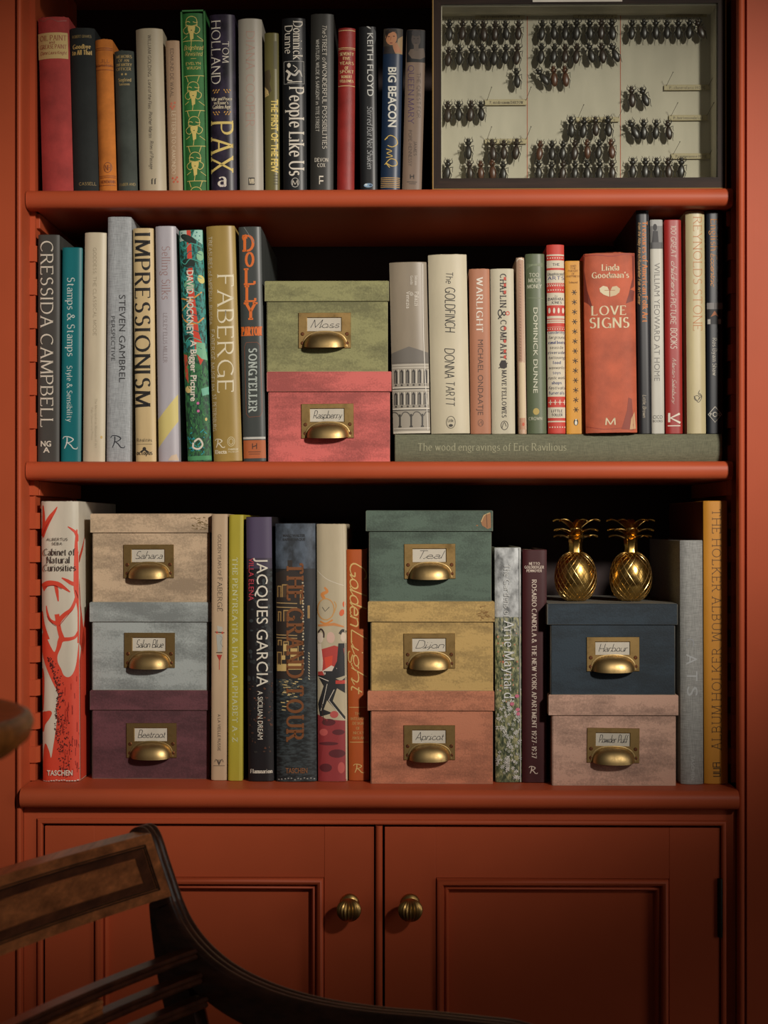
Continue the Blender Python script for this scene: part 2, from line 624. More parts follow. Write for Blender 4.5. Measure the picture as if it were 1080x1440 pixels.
def sans_text(s, bold, length, cap):
    if 'H' not in _SANS:
        _SANS['H'] = 1
    k = (s, bold)
    if k not in _SANS:
        cu = bpy.data.curves.new('t', 'FONT')
        cu.body = s
        cu.size = 1.0
        cu.resolution_u = 3
        cu.offset = 0.022 if bold else 0.0
        ob = bpy.data.objects.new('t', cu)
        COL.objects.link(ob)
        bpy.context.view_layer.update()
        me = bpy.data.meshes.new_from_object(ob.evaluated_get(bpy.context.evaluated_depsgraph_get()))
        _SANS[k] = [[Vector((me.vertices[i].co.x, me.vertices[i].co.y)) for i in p.vertices] for p in me.polygons]
        bpy.data.objects.remove(ob)
        bpy.data.curves.remove(cu)
        bpy.data.meshes.remove(me)
    pol = _SANS[k]
    if not pol:
        return []
    xs = [v.x for p in pol for v in p]
    x0, x1 = min(xs), max(xs)
    caph = 0.729
    return [[Vector(((v.x - x0) / (x1 - x0) * length, v.y / caph * cap)) for v in p] for p in pol]


class Art:
    """Printed matter of one surface: coloured polygons in image pixels, later laid onto that surface."""

    def __init__(self):
        self.items = []          # (material, [polys])
        self.mats = []

    def add(self, polys, m):
        self.items.append((m, polys))
        return self

    def text(self, s, bx, style, col, d='down', rough=0.6, metal=0.0):
        x0, y0, x1, y1 = bx
        length, cap = ((y1 - y0), (x1 - x0)) if d != 'h' else ((x1 - x0), (y1 - y0))
        if style in ('sans', 'bsans'):
            pol = sans_text(s, style == 'bsans', length, cap)
        else:
            pol = stroke_text(s, style, length, cap)
        res = []
        for p in pol:
            if d == 'down':
                res.append([(x0 + v.y, y0 + v.x) for v in p])
            elif d == 'up':
                res.append([(x1 - v.y, y1 - v.x) for v in p])
            else:
                res.append([(x0 + v.x, y1 - v.y) for v in p])
        return self.add(res, mat(col, rough, metal))

    def lines(self, pts, wd, col, kind='plain'):
        pts = [Vector(p) for p in pts]
        ws = wd if isinstance(wd, (list, tuple)) else [wd] * len(pts)
        return self.add([[(v.x, v.y) for v in q] for q in ribbon(pts, ws)], mat(col, 0.6, 0, kind))

    def curve(self, pts, wd, col, n=6, kind='plain'):
        """Catmull-Rom through the points, width per point or constant."""
        ws = wd if isinstance(wd, (list, tuple)) else [wd] * len(pts)
        P_, W_ = [], []
        m = len(pts)
        for i in range(m - 1):
            p0, p1, p2, p3 = (Vector(pts[max(i - 1, 0)]), Vector(pts[i]), Vector(pts[i + 1]), Vector(pts[min(i + 2, m - 1)]))
            for k in range(n):
                t = k / n
                P_.append(0.5 * ((2 * p1) + (p2 - p0) * t + (2 * p0 - 5 * p1 + 4 * p2 - p3) * t * t + (3 * p1 - p0 - 3 * p2 + p3) * t ** 3))
                W_.append(ws[i] + (ws[i + 1] - ws[i]) * t)
        P_.append(Vector(pts[-1]))
        W_.append(ws[-1])
        return self.lines(P_, W_, col, kind)

    def poly(self, pts, col, kind='plain', rough=0.6):
        tr = tessellate_polygon([[Vector((p[0], p[1], 0)) for p in pts]])
        return self.add([[pts[i] for i in t] for t in tr], mat(col, rough, 0, kind))

    def blob(self, pts, col, n=4, kind='plain'):
        """Closed smooth outline."""
        m = len(pts)
        out = []
        for i in range(m):
            p0, p1, p2, p3 = (Vector(pts[(i + k) % m]) for k in (-1, 0, 1, 2))
            for k in range(n):
                t = k / n
                v = 0.5 * ((2 * p1) + (p2 - p0) * t + (2 * p0 - 5 * p1 + 4 * p2 - p3) * t * t + (3 * p1 - p0 - 3 * p2 + p3) * t ** 3)
                out.append((v.x, v.y))
        return self.poly(out, col, kind)

    def rect(self, x0, y0, x1, y1, col, kind='plain', rough=0.6):
        return self.add([[(x0, y0), (x1, y0), (x1, y1), (x0, y1)]], mat(col, rough, 0, kind))

    def oval(self, cx, cy, rx, ry, col, rot=0, kind='plain'):
        a = math.radians(rot)
        pts = []
        for k in range(14):
            t = 2 * PI * k / 14
            x, y = rx * math.cos(t), ry * math.sin(t)
            pts.append((cx + x * math.cos(a) - y * math.sin(a), cy + x * math.sin(a) + y * math.cos(a)))
        return self.add([pts], mat(col, 0.6, 0, kind))

    def ring(self, cx, cy, rx, ry, wd, col):
        return self.lines([(cx + rx * math.cos(2 * PI * k / 18), cy + ry * math.sin(2 * PI * k / 18)) for k in range(19)], wd, col)

    def lay(self, bm, tolocal, mats, depth, xlim, zlim, cuts=None, lift=0.00022):
        """Put every polygon onto the mesh bm. tolocal: pixel -> (x, z); depth: x -> y of the surface."""
        for n, (m, polys) in enumerate(self.items):
            if m in mats:
                mi = mats.index(m)
            else:
                mats.append(m)
                mi = len(mats) - 1
            tmp = bmesh.new()
            for p in polys:
                vs = []
                for q in p:
                    x, z = tolocal(q[0], q[1])
                    vs.append((min(max(x, xlim[0]), xlim[1]), 0.0, min(max(z, zlim[0]), zlim[1])))
                ar = sum(vs[i][0] * vs[(i + 1) % len(vs)][2] - vs[(i + 1) % len(vs)][0] * vs[i][2] for i in range(len(vs)))
                if abs(ar) < 1e-10:
                    continue
                if ar < 0:
                    vs = vs[::-1]
                try:
                    tmp.faces.new([tmp.verts.new(v) for v in vs])
                except ValueError:
                    pass
            if cuts:
                for cxx in cuts:
                    bmesh.ops.bisect_plane(tmp, geom=tmp.verts[:] + tmp.edges[:] + tmp.faces[:], dist=1e-6,
                                           plane_co=(cxx, 0, 0), plane_no=(1, 0, 0))
            dup = {}
            for v in tmp.verts:
                dup[v.index] = None
            tmp.verts.index_update()
            nv = [bm.verts.new((v.co.x, depth(v.co.x) - lift - 0.000004 * n, v.co.z)) for v in tmp.verts]
            for f in tmp.faces:
                try:
                    g = bm.faces.new([nv[v.index] for v in f.verts])
                    g.material_index = mi
                except ValueError:
                    pass
            tmp.free()
# ------------------------------------------------------------------ setting
RED = (176, 79, 47)
paint = mat(RED, 0.50, 0, 'paint', key='paint_v', spec=0.18)
paint_h = mat(RED, 0.46, 0, 'paint', key='paint_h', scale=-1, spec=0.25)
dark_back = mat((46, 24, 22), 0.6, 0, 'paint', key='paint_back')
WOODFLOOR = mat((96, 62, 40), 0.5, 0, 'wood', key='floorwood')

YS = -0.055          # face of the bookcase stiles
YF = -0.042          # face of the cupboard
YN = -0.028          # nose of the loose shelves
S1 = P(540, 264.5, YN).z
S2 = P(540, 648.5, YN).z
S3 = P(540, 1100.5, 0).z
XL = P(28, 740, YS).x
XR = P(1047.5, 740, YS).x
BL, BR = P(30, 740, YS).x, P(1037.6, 740, YS).x
DEP = 0.315          # inside depth behind the book spines
ZT = Z0 + 0.86       # unseen bookcase top, set low to shade the back

bm = bmesh.new()
box(bm, -2.2, 2.6, -4.2, 0.42, -0.03, 0.0)
struct(link('floor', bm, WOODFLOOR))
bm = bmesh.new()
box(bm, -2.2, 2.6, 0.36, 0.42, 0.0, 2.75)
struct(link('wall_back', bm, mat((150, 66, 44), 0.7, 0, 'paint', key='wallpaint')))

# --- bookcase carcass
bc = thing('bookcase', 'tall built-in bookcase painted burnt orange red, framing all the shelves', 'bookcase', (0, 0, 0))


def stile(px_a, px_b, bead_a, bead_b, sgn, nm):
    bm = bmesh.new()
    xa, xb = P(px_a, 740, YS).x, P(px_b, 740, YS).x
    ex(bm, [(xa, YS), (xb, YS), (xb, 0.34), (xa, 0.34)], 0.0, ZT, 'z')
    link('stile', bm, paint, bc)
    c = P((bead_a + bead_b) / 2, 740, YS)
    r = abs(P(bead_b, 740, YS).x - P(bead_a, 740, YS).x) / 2 - 0.0002
    bm = bmesh.new()
    pr = [(c.x + r * math.cos(PI + PI * k / 10), YS + 0.002 + r * math.sin(PI + PI * k / 10)) for k in range(11)]
    pr += [(c.x + r, -0.041), (c.x - r, -0.041)]
    ex(bm, pr, 0.0, ZT, 'z')
    link('edge_bead', bm, paint, bc, 40)


stile(-110, 20.5, 22.5, 30, -1, 'l')
stile(1050.5, 1180, 1038, 1047.5, 1, 'r')
for nm, xa, xb in (('l', XL - 0.018, XL), ('r', XR, XR + 0.018)):
    bm = bmesh.new()
    box(bm, xa, xb, YS + 0.006, 0.34, 0.0, ZT)
    link('side_panel', bm, paint, bc)
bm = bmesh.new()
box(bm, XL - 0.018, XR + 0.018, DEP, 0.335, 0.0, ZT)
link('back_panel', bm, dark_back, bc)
bm = bmesh.new()
box(bm, XL, XR, YN, DEP, ZT - 0.03, ZT)
box(bm, XL, XR, YS, YN, ZT - 0.09, ZT)  # unseen header, added to keep light off the upper back panel
link('top_shade_panel', bm, paint, bc)
PIT = 0.0472
for sx, x0 in ((1, XL), (-1, XR)):
    for ya in (0.004, 0.255):
        bm = bmesh.new()
        yb = ya + 0.030
        xs = sorted((x0, x0 + sx * 0.0072))
        box(bm, xs[0], xs[1], ya, yb, S3 + 0.0008, ZT - 0.031)
        z = Z0 + (740 - 743.5) / 1000.0
        k = -8
        while True:
            zz = z - k * PIT
            k += 1
            if zz > ZT - 0.07:
                continue
            if zz < S3 + 0.02:
                break
            pj = 0.0132 if sx > 0 and zz < S2 - 0.052 else 0.0108
            pr = [(x0, ya - 0.004), (x0 + sx * (pj - 0.0040), ya - 0.004), (x0 + sx * pj, ya + 0.004), (x0 + sx * pj, yb), (x0, yb)]
            ex(bm, pr, zz, zz + 0.0225, 'z')
        link('shelf_rack', bm, paint, bc)
for zt in (S1 - 0.0256, S2 - 0.0256):
    for sx, x0 in ((1, XL), (-1, XR)):
        xs = sorted((x0 + sx * 0.0002, x0 + sx * 0.0122))
        bm = bmesh.new()
        box(bm, xs[0], xs[1], 0.012, 0.295, zt - 0.0215, zt - 0.0004, bev=0.001)
        link('shelf_bearer', bm, paint, bc)


def bull(y0, y1, z0, z1, r=None, n=10):
    t = z1 - z0
    r = r or t / 2
    pts = [(y1, z0), (y1, z1)]
    for k in range(n + 1):
        a = PI / 2 + PI * k / n
        cz = (z0 + z1) / 2 + (t / 2 - r) * (1 if k < n / 2 else -1 if k > n / 2 else 0)
        pts.append((y0 + r + r * math.cos(a), cz + r * math.sin(a)))
    return pts


for z, lb in ((S1, 'orange red painted shelf with rounded front edge carrying the insect case'),
              (S2, 'orange red painted shelf with rounded front edge carrying the olive and pink boxes')):
    bm = bmesh.new()
    ex(bm, bull(YN, -0.0005, z - 0.0256, z, 0.011), XL + 0.0012, P(1031, 740, YN).x)
    box(bm, XL + 0.0120, XR - 0.0120, -0.0005, 0.29, z - 0.0256, z)
    tag(link('shelf', bm, paint_h, None, 35), lb, 'shelf', 'loose painted shelves')

bm = bmesh.new()
ex(bm, bull(-0.068, DEP - 0.001, S3 - 0.0265, S3, 0.0125), BL + 0.0004, BR - 0.0004)
tag(link('countertop', bm, paint_h, None, 35), 'deep red painted cupboard top with rounded nose under the lowest row of boxes', 'countertop')

# --- cupboard below
cp = thing('cupboard', 'red painted built-in cupboard with two panelled doors and brass knobs', 'cupboard', (0, 0, 0))
ZC = S3 - 0.0268


def FX(px):
    return P(px, 740, YF).x


def FZ(py):
    return P(540, py, YF).z


ZB = 0.13
bm = bmesh.new()
z_op = FZ(1152.5)
box(bm, BL + 0.0004, FX(52), YF, YF + 0.03, 0.001, ZC)
box(bm, FX(1022), BR - 0.0004, YF, YF + 0.03, 0.001, ZC)
box(bm, FX(52), FX(1022), YF, YF + 0.03, z_op, ZC)
box(bm, FX(52), FX(1022), YF, YF + 0.03, 0.001, ZB - 0.01)
link('face_frame', bm, paint_h, cp)
bm = bmesh.new()
box(bm, XL + 0.002, XR - 0.002, YF + 0.04, 0.30, 0.06, 0.08)
box(bm, XL + 0.002, XR - 0.002, 0.295, 0.305, 0.06, ZC - 0.001)
link('carcass', bm, paint, cp)


def cock(r):
    return [(0, -0.01)] + [(r - r * math.cos(PI * k / 8), 0.001 + r * math.sin(PI * k / 8)) for k in range(9)] + [(2 * r, -0.01)]


bm = bmesh.new()
rect_sweep(bm, FX(52.5), FX(1021.5), ZB - 0.012, z_op + 0.0005, cock(0.0038), YF)
pr = [(FX(533) + 0.0048 * math.cos(PI + PI * k / 8), YF - 0.001 + 0.0048 * math.sin(PI + PI * k / 8)) for k in range(9)]
pr += [(FX(533) + 0.0048, YF + 0.01), (FX(533) - 0.0048, YF + 0.01)]
ex(bm, pr, ZB, FZ(1161), 'z')
link('cockbead', bm, paint, cp, 40)

brass_d = mat((190, 156, 96), 0.36, 1.0, 'brass', key='brass_knob')
iron = mat((26, 22, 20), 0.5, 0.6)


def door(xa, xb, pa, pb, knob_px, hinge_px):
    x0, x1 = FX(xa), FX(xb)
    z1 = FZ(1163)
    p0, p1 = FX(pa), FX(pb)
    pz1, pz0 = FZ(1234), ZB + 0.09
    bm = bmesh.new()
    box(bm, x0, p0, YF, YF + 0.022, ZB, z1, bev=0.0008)
    box(bm, p1, x1, YF, YF + 0.022, ZB, z1, bev=0.0008)
    box(bm, p0, p1, YF + 0.0002, YF + 0.022, pz1, z1)
    box(bm, p0, p1, YF + 0.0002, YF + 0.022, ZB, pz0)
    d = link('door', bm, paint, cp)
    bm = bmesh.new()
    box(bm, p0, p1, YF + 0.012, YF + 0.018, pz0, pz1)
    link('panel', bm, paint, d)
    bm = bmesh.new()
    r = 0.0055
    prof = [(0, -0.003), (0.0008, -0.002), (0.001, 0.002), (0.0025, 0.0055), (0.0055, 0.007), (0.0085, 0.0055), (0.0105, 0.001),
            (0.0112, -0.0045), (0.0125, -0.0045), (0.0135, -0.002), (0.0155, -0.001), (0.0175, -0.003), (0.0185, -0.012)]
    rect_sweep(bm, p0, p1, pz0, pz1, prof, YF)
    link('panel_moulding', bm, paint, d, 50)
    # ribbed ball knob on a rose
    k = P(knob_px[0], knob_px[1], YF - 0.034)
    bm = bmesh.new()
    R = 0.0158
    n, m = 120, 16
    rings = []
    for i in range(1, m):
        t = PI * i / m
        rings.append([(k.x + R * math.sin(t) * (1 + 0.075 * math.cos(20 * 2 * PI * j / n)) * math.cos(2 * PI * j / n),
                       k.y + R * math.sin(t) * (1 + 0.075 * math.cos(20 * 2 * PI * j / n)) * math.sin(2 * PI * j / n),
                       k.z + R * math.cos(t)) for j in range(n)])
    loft(bm, rings)
    lathe(bm, [(0.0135, 0.0), (0.0135, 0.0015), (0.0115, 0.004), (0.0068, 0.006), (0.006, 0.022)], (k.x, YF, k.z + 0.0015), 24, 0, 'y')
    link('knob', bm, brass_d, d, 40)
    if hinge_px:
        hz0, hz1 = FZ(1315), FZ(1233)
        hx = FX(hinge_px)
        bm = bmesh.new()
        lathe(bm, [(0.0032, 0), (0.0034, 0.001), (0.0034, hz1 - hz0 - 0.001), (0.0032, hz1 - hz0)], (hx, YF - 0.003, hz0), 12)
        for q in (0.25, 0.5, 0.75):
            lathe(bm, [(0.0038, -0.0006), (0.0038, 0.0006)], (hx, YF - 0.003, hz0 + (hz1 - hz0) * q), 12)
        box(bm, hx - 0.0035, hx + 0.0005, YF - 0.001, YF + 0.004, hz0, hz1)
        link('hinge', bm, iron, d, 40)


door(63, 525.8, 133, 456, (490.5, 1280), None)
door(541, 1012.2, 613, 941, (577, 1280), 1012.5)

# ------------------------------------------------------------------ books
GILT = (196, 164, 96)


def book(label, top, bot, art, col, base, Y=0.0, depth=0.17, kind='paper', rough=0.5, rnd=0.004, ex_n=4, board=0.0026,
         pages=(206, 192, 160), worn=0.0, group=None, name='book', spec=0.4):
    """top = (x left, x right, y) and bot = (x left, x right) of the spine in the image; base = height it stands on."""
    xt0, xt1, yt = top
    xb0, xb1 = bot
    xm = (xb0 + xb1) / 2
    pb = P(xm, 740, Y)
    yb = proj_y(pb.x, Y, base)
    pt = P((xt0 + xt1) / 2, yt, Y)
    dist = (Y - CY)
    s = dist / F / math.cos(YAW)
    W = ((xt1 - xt0) + (xb1 - xb0)) / 2 * s - 0.0006
    H = math.hypot(pt.z - base, pt.x - pb.x)
    tilt = math.atan2(pt.x - pb.x, pt.z - base)
    g = {'front': 'books on the shelf'}.get(group, group)
    root = thing(name, label, 'book', (pb.x, Y, base + abs(math.sin(tilt)) * W / 2 + 0.0002), g)
    root.rotation_euler = (0, tilt, 0)

    def f(x):
        return rnd * min(1.0, abs(2 * x / W)) ** ex_n

    # section of the cover, spine towards the viewer
    outer = []
    xe = W / 2
    outer += [(-xe, depth), (-xe, 0.014), (-xe + 0.0010, 0.009), (-xe + 0.0004, rnd + 0.002)]
    ns = 18
    for k in range(ns + 1):
        x = -xe + 2 * xe * k / ns
        outer.append((x, f(x)))
    outer += [(xe - 0.0004, rnd + 0.002), (xe - 0.0010, 0.009), (xe, 0.014), (xe, depth)]
    t = min(board, W * 0.2)
    xi = xe - t
    inner = [(xi, depth), (xi, rnd + t + 0.001)]
    for k in range(ns + 1):
        x = xi - 2 * xi * k / ns
        inner.append((x, f(x) + t))
    inner += [(-xi, rnd + t + 0.001), (-xi, depth)]
    rings = []
    zs = [0, 0.0008, H * 0.02, H * 0.5, H * 0.98, H - 0.0008, H]
    rr = random.Random(label)
    for i, z in enumerate(zs):
        e = 0.0007 if i in (0, len(zs) - 1) else 0.0
        ring = []
        for q in outer:
            dz = 0
            if worn and i in (0, len(zs) - 1):
                dz = rr.uniform(-1, 0.3) * worn * (1 if i else -0.3)
            ring.append((q[0] * (1 - e / xe), q[1] + e, z + dz))
        for q in inner:
            ring.append((q[0], q[1], z))
        rings.append(ring)
    bm = bmesh.new()
    loft(bm, rings)
    mats = [mat(col, max(rough, 0.40), 0, kind, spec=spec)]
    n0 = len(bm.verts)

    def tolocal(px, py):
        v = (py - yt) / (yb - yt)
        a = xt0 + (xb0 - xt0) * v
        b = xt1 + (xb1 - xt1) * v
        return ((px - a) / (b - a) - 0.5) * W, (1 - v) * H

    if art:
        step = W / 14
        cuts = [(-W / 2 + step * k) for k in range(1, 14)] if rnd > 0.0015 else None
        art.lay(bm, tolocal, mats, f, (-W / 2 + 0.0002, W / 2 - 0.0002), (0.0006, H - 0.0006), cuts)
    cov = link('cover', bm, mats, root, 30)
    bm = bmesh.new()
    rec = 0.003 if board > 0.001 else 0.0005
    loft(bm, [[(-xi + 0.0002, rnd + t + 0.001, z), (xi - 0.0002, rnd + t + 0.001, z), (xi - 0.0002, depth - rec, z),
               (0, depth - rec - 0.004, z), (-xi + 0.0002, depth - rec, z)] for z in (rec, H - rec)])
    link('page_block', bm, mat(pages, 0.8, 0, 'paper'), root)
    return root, cov, tolocal, (W, H, f)
# ---- top shelf, left to right
GT = 'books standing on the top shelf'
B1 = S1
WHT, CRM, BLK = (214, 206, 190), (198, 186, 158), (22, 21, 22)

a = Art()
a.lines([(52, 27), (60, 30), (70, 26), (82, 31), (95, 29)], 1.6, (150, 70, 62))
r, c, tl, (W, H, f) = book('thick faded red cloth book with a cream paper label at its head', (49.5, 98, 23.5), (60, 100.5), a,
                           (158, 56, 52), B1, 0.002, 0.20, 'cloth', 0.8, 0.007, 2.4, worn=0.004, group=GT)
la = Art()
la.text('OIL PAINT', (54, 50.5, 94, 57.5), 'serif', (150, 70, 50), 'h')
la.text('and', (69, 58.5, 77, 62), 'serif', (150, 70, 50), 'h')
la.text('GREASE PAINT', (54, 63.5, 94, 69), 'serif', (150, 70, 50), 'h')
la.text('Dame Laura Knight', (55, 72.5, 94, 77), 'ital', (150, 80, 56), 'h')
bm = bmesh.new()
xa, za = tl(51.5, 83)
xb, zb = tl(96, 46.5)
mats = [mat((196, 170, 112), 0.75, 0, 'paper')]
n = 14
rows = []
for z in (za, zb):
    rows.append([(xa + (xb - xa) * k / n, f(xa + (xb - xa) * k / n) - 0.00035, z) for k in range(n + 1)])
loft(bm, rows, False, False)
la.lay(bm, tl, mats, f, (-W / 2, W / 2), (0, H), [xa + (xb - xa) * k / n for k in range(1, n)], 0.0006)
link('spine_label', bm, mats, r, 40)['label'] = 'cream paper title label'

a = Art()
a.text('ROBERT GRAVES', (101, 50, 128, 53.5), 'serif', (140, 120, 72), 'h')
a.text('Goodbye', (102, 63, 127, 69), 'bserif', GILT, 'h')
a.text('to All That', (101, 71, 129, 77.5), 'bserif', GILT, 'h')
a.text('CASSELL', (111, 257, 135, 261), 'serif', (150, 128, 78), 'h')
book('black cloth book with gilt title lines near its head, beside the faded red one', (96.5, 132.5, 39), (102.5, 138.5), a, (29, 33, 32), B1, 0.004, 0.19,
     'cloth', 0.8, 0.006, 2.4, worn=0.001, group=GT)
a = Art()
for y in (68, 70.5, 93, 98.5):
    a.lines([(132, y), (160, y + .3)], 0.8, (120, 56, 26))
a.text('JILL', (141, 84, 154, 88.5), 'serif', (120, 60, 26), 'h')
a.text('Hamilton', (134, 90, 158, 94), 'serif', (120, 60, 26), 'h')
a.ring(151.5, 236, 5.5, 7, 0.9, (120, 62, 28)).text('NH', (148, 233, 155, 240), 'serif', (120, 62, 28), 'h')
for y in (248, 250.3, 261):
    a.lines([(140, y), (162, y)], 0.8, (120, 60, 28))
a.text('HEINEMANN', (142, 254, 161, 258), 'serif', (120, 60, 28), 'h')
book('tan orange cloth book with dark ruled bands and a small round emblem', (131.5, 158.5, 55), (139.5, 163), a, (196, 116, 44), B1, 0.003, 0.17,
     'cloth', 0.8, 0.006, 2.4, worn=0.002, group=GT)
a = Art()
for s, y0, y1, x0, x1 in (('MEMOIRS', 78, 82, 163, 185), ('OF AN', 83.8, 87.5, 166, 181), ('INFANTRY', 89.5, 93.5, 163, 185), ('OFFICER', 95.5, 99.5, 163, 184),
                          ('Siegfried', 110.5, 115, 166, 184), ('Sassoon', 117, 120.5, 167, 182)):
    a.text(s, (x0, y0, x1, y1), 'bserif', (170, 146, 92), 'h')
a.oval(171.5, 105, 1.5, 1.5, (176, 150, 94)).oval(177, 105, 1.5, 1.5, (176, 150, 94))
a.text('FABER AND', (168, 258, 190, 261.5), 'serif', (150, 132, 84), 'h')
book('short grey green cloth book with six small gilt lines and two dots', (159, 187.5, 71), (165.5, 193), a, (62, 68, 62), B1, 0.003, 0.16,
     'cloth', 0.8, 0.006, 2.4, worn=0.002, group=GT)
a = Art()
a.text('WILLIAM GOLDING', (208, 50, 212.5, 108), 'serif', (60, 52, 46))
a.text('Lord of the Flies', (208.5, 113, 213, 153), 'ital', (64, 56, 48))
a.text('Pincher Martin', (209.5, 158, 214, 194), 'ital', (64, 56, 48))
a.text('Rites of Passage', (211, 199, 215.5, 238), 'ital', (64, 56, 48))
a.text('ff', (213, 252, 219, 259.5), 'bserif', (36, 32, 30), 'h')
book('cream jacketed book with black lettering down its spine and a small double letter mark', (188, 229.5, 40), (196.5, 232), a, (178, 166, 140), B1, 0.001, 0.19,
     'paper', 0.5, 0.007, 2.6, group=GT)
a = Art()
a.text('EDMUND DE WAAL', (239.5, 69, 244, 137), 'serif', (92, 76, 64))
for q in ((240, 146), (244, 150), (241.5, 153), (245, 145), (239, 150)):
    a.oval(q[0] + 1, q[1], 1.7, 1.8, (196, 112, 84))
a.text('LETTERS TO CAMONDO', (241.5, 157, 247, 245), 'serif', (216, 196, 166))
for q in ((243, 251), (247, 253), (244.5, 256), (249, 250), (250, 256)):
    a.oval(q[0], q[1], 1.5, 1.6, (190, 92, 66))
book('narrow beige book with a coral red blossom motif halfway down', (231.5, 252.5, 57), (237.5, 257), a, (172, 142, 112), B1, 0.004, 0.16,
     'paper', 0.6, 0.003, 3, group=GT)

# green slipcased book
a = Art()
YG = (206, 186, 104)
for i, y in enumerate((24.0, 107.0, 156.0, 206.0, 255.0)):
    k = i
    dx = (y - 20) / 245.0 * 7.0

    def q(px, py, yy=y, d=dx):
        return (px + d, yy + py)
    if i > 0:
        a.lines([q(256, 0), q(286, 0)], 0.9, YG)
        a.lines([q(259, 0), q(262, 9)], 0.9, YG).lines([q(278, 0), q(275, 9)], 0.9, YG)
    oy = 0 if i else -9
    a.curve([q(261, 22 + oy), q(262, 12 + oy), q(269, 8.5 + oy), q(276, 12 + oy), q(277, 22 + oy)], 0.9, YG)
    if i < 4:
        a.curve([q(261, 20 + oy), q(269, 22 + oy), q(277, 20 + oy)], 0.8, YG)
        a.curve([q(260, 16.5 + oy), q(264, 15.5 + oy), q(267, 17 + oy)], 1.0, YG).curve([q(271, 16 + oy), q(275, 17.4 + oy), q(278, 16.6 + oy)], 1.0, YG)
        a.curve([q(264, 21 + oy), q(257.5, 26 + oy), q(258.5, 31 + oy), q(262.5, 33 + oy), q(265, 31 + oy)], 0.9, YG)
        a.curve([q(274, 21 + oy), q(280.5, 25 + oy), q(280, 30 + oy), q(276, 33 + oy), q(273, 31 + oy)], 0.9, YG)
        a.poly([q(263.5, 22 + oy), q(274.5, 22 + oy), q(274, 28 + oy), q(272, 33 + oy), q(272, 40 + oy), q(267.5, 42 + oy), q(266.5, 33 + oy), q(264, 28 + oy)], YG)
        a.oval(q(269, 28 + oy)[0], q(269, 28 + oy)[1], 1.1, 0.7, (40, 80, 44))
        a.lines([q(269, 41 + oy), q(268, 49)], 0.9, YG)
        a.lines([q(263, 36 + oy), q(257, 40 + oy)], 0.8, YG).lines([q(277, 36 + oy), q(286, 42 + oy)], 0.8, YG)
a.lines([(256, 58), (286, 58)], 0.9, YG)
a.text('Brideshead', (258.5, 64, 285, 70.5), 'ital', YG, 'h').text('Revisited', (260, 73, 284, 79), 'ital', YG, 'h')
a.lines([(268, 83), (276, 83)], 0.6, YG)
a.text('EVELYN', (261, 88, 282, 91.5), 'serif', YG, 'h').text('WAUGH', (262.5, 94, 281.5, 98), 'serif', YG, 'h')
r, c, tl, (W, H, f) = book('bright green book with cream line drawn hatted faces, in a green slipcase', (255.5, 286, 18.5), (261, 291.5), a, (44, 106, 50), B1, 0.004,
                           0.17, 'cloth', 0.6, 0.004, 3, group=GT)
bm = bmesh.new()
e = 0.0022
for s in (-1, 1):
    xs = sorted((s * W / 2 + s * 0.0001, s * (W / 2 + e)))
    box(bm, xs[0], xs[1], 0.001, 0.176, 0.0002, H + 0.0045)
box(bm, -W / 2 - e, W / 2 + e, 0.001, 0.176, H + 0.0022, H + 0.0045)
box(bm, -W / 2, W / 2, 0.173, 0.176, 0.0002, H + 0.0045)
link('slipcase', bm, mat((58, 122, 62), 0.6, 0, 'cloth'), r)

a = Art()
a.text('HOLLAND', (296.5, 30, 309.5, 117.5), 'serif', WHT)
a.text('TOM', (313, 59, 322, 88), 'serif', WHT)
for s in (-1, 1):
    for j in range(5):
        y0 = 129 - abs(j - 2) * 0.5
        a.oval(311.5 + s * (4 + j * 2.0), 128 + (j % 2) * 3 - 1, 1.6, 0.8, (196, 148, 72), s * 50)
        a.oval(312 + s * (4 + j * 2.0), 160 + (j % 2) * 3 - 2, 1.6, 0.8, (196, 148, 72), -s * 50)
a.text('War and Peace', (297, 137, 326, 141.5), 'bserif', CRM, 'h').text("in Rome's", (301, 142.5, 321, 147), 'bserif', CRM, 'h').text('Golden Age', (299, 148, 324, 153), 'bserif', CRM, 'h')
a.text('PAX', (297, 173, 327, 241), 'serif', (214, 190, 110))
a.text('a', (308, 243, 317, 262), 'bserif', WHT, 'h')
a.lines([(309, 260.5), (317, 260.5)], 1.0, (170, 160, 160)).lines([(309, 263), (317, 263)], 0.8, (170, 160, 160))
book('dark purple jacketed book with wide cream capitals and two small gold laurels', (293, 330.5, 20), (297, 332), a, (34, 28, 42), B1, 0.002, 0.19,
     'cloud', 0.35, 0.005, 3.2, group=GT)
a = Art()
a.text('DIANA COOPER', (346, 45, 358, 178), 'lserif', (176, 138, 124))
a.text('PHILIP ZIEGLER', (348, 184, 356, 238), 'lserif', (176, 160, 142))
a.rect(349.5, 250, 358, 260.5, (60, 58, 54)).text('WB', (351, 252, 357, 258.5), 'bserif', CRM, 'h')
book('pale grey jacketed book with faint pinkish capitals, right of the dark purple one', (333, 369, 26), (337.5, 369.5), a, (162, 156, 142), B1, 0.003, 0.18,
     'paper', 0.45, 0.006, 2.6, group=GT)
a = Art()
a.poly([(371.5, 100), (379, 98), (381, 108), (379, 118), (382, 128), (376, 134), (372, 134)], (74, 62, 38)).poly([(371.5, 122), (377, 128), (378, 134), (372, 137)], (196, 170, 110))
a.rect(385, 58, 390, 97, (84, 80, 52))
a.text('THE FIRST OF THE FEW', (381.5, 140, 391.5, 243), 'bsans', (222, 196, 104))
for y in (247, 251, 255, 259):
    a.lines([(385, y), (391, y)], 1.0, (60, 56, 40))
book('slim olive green book with yellow block capitals running down', (371, 392, 46), (373, 393), a, (100, 94, 52), B1, 0.004, 0.16, 'paper', 0.35, 0.003, 3, group=GT)
a = Art()
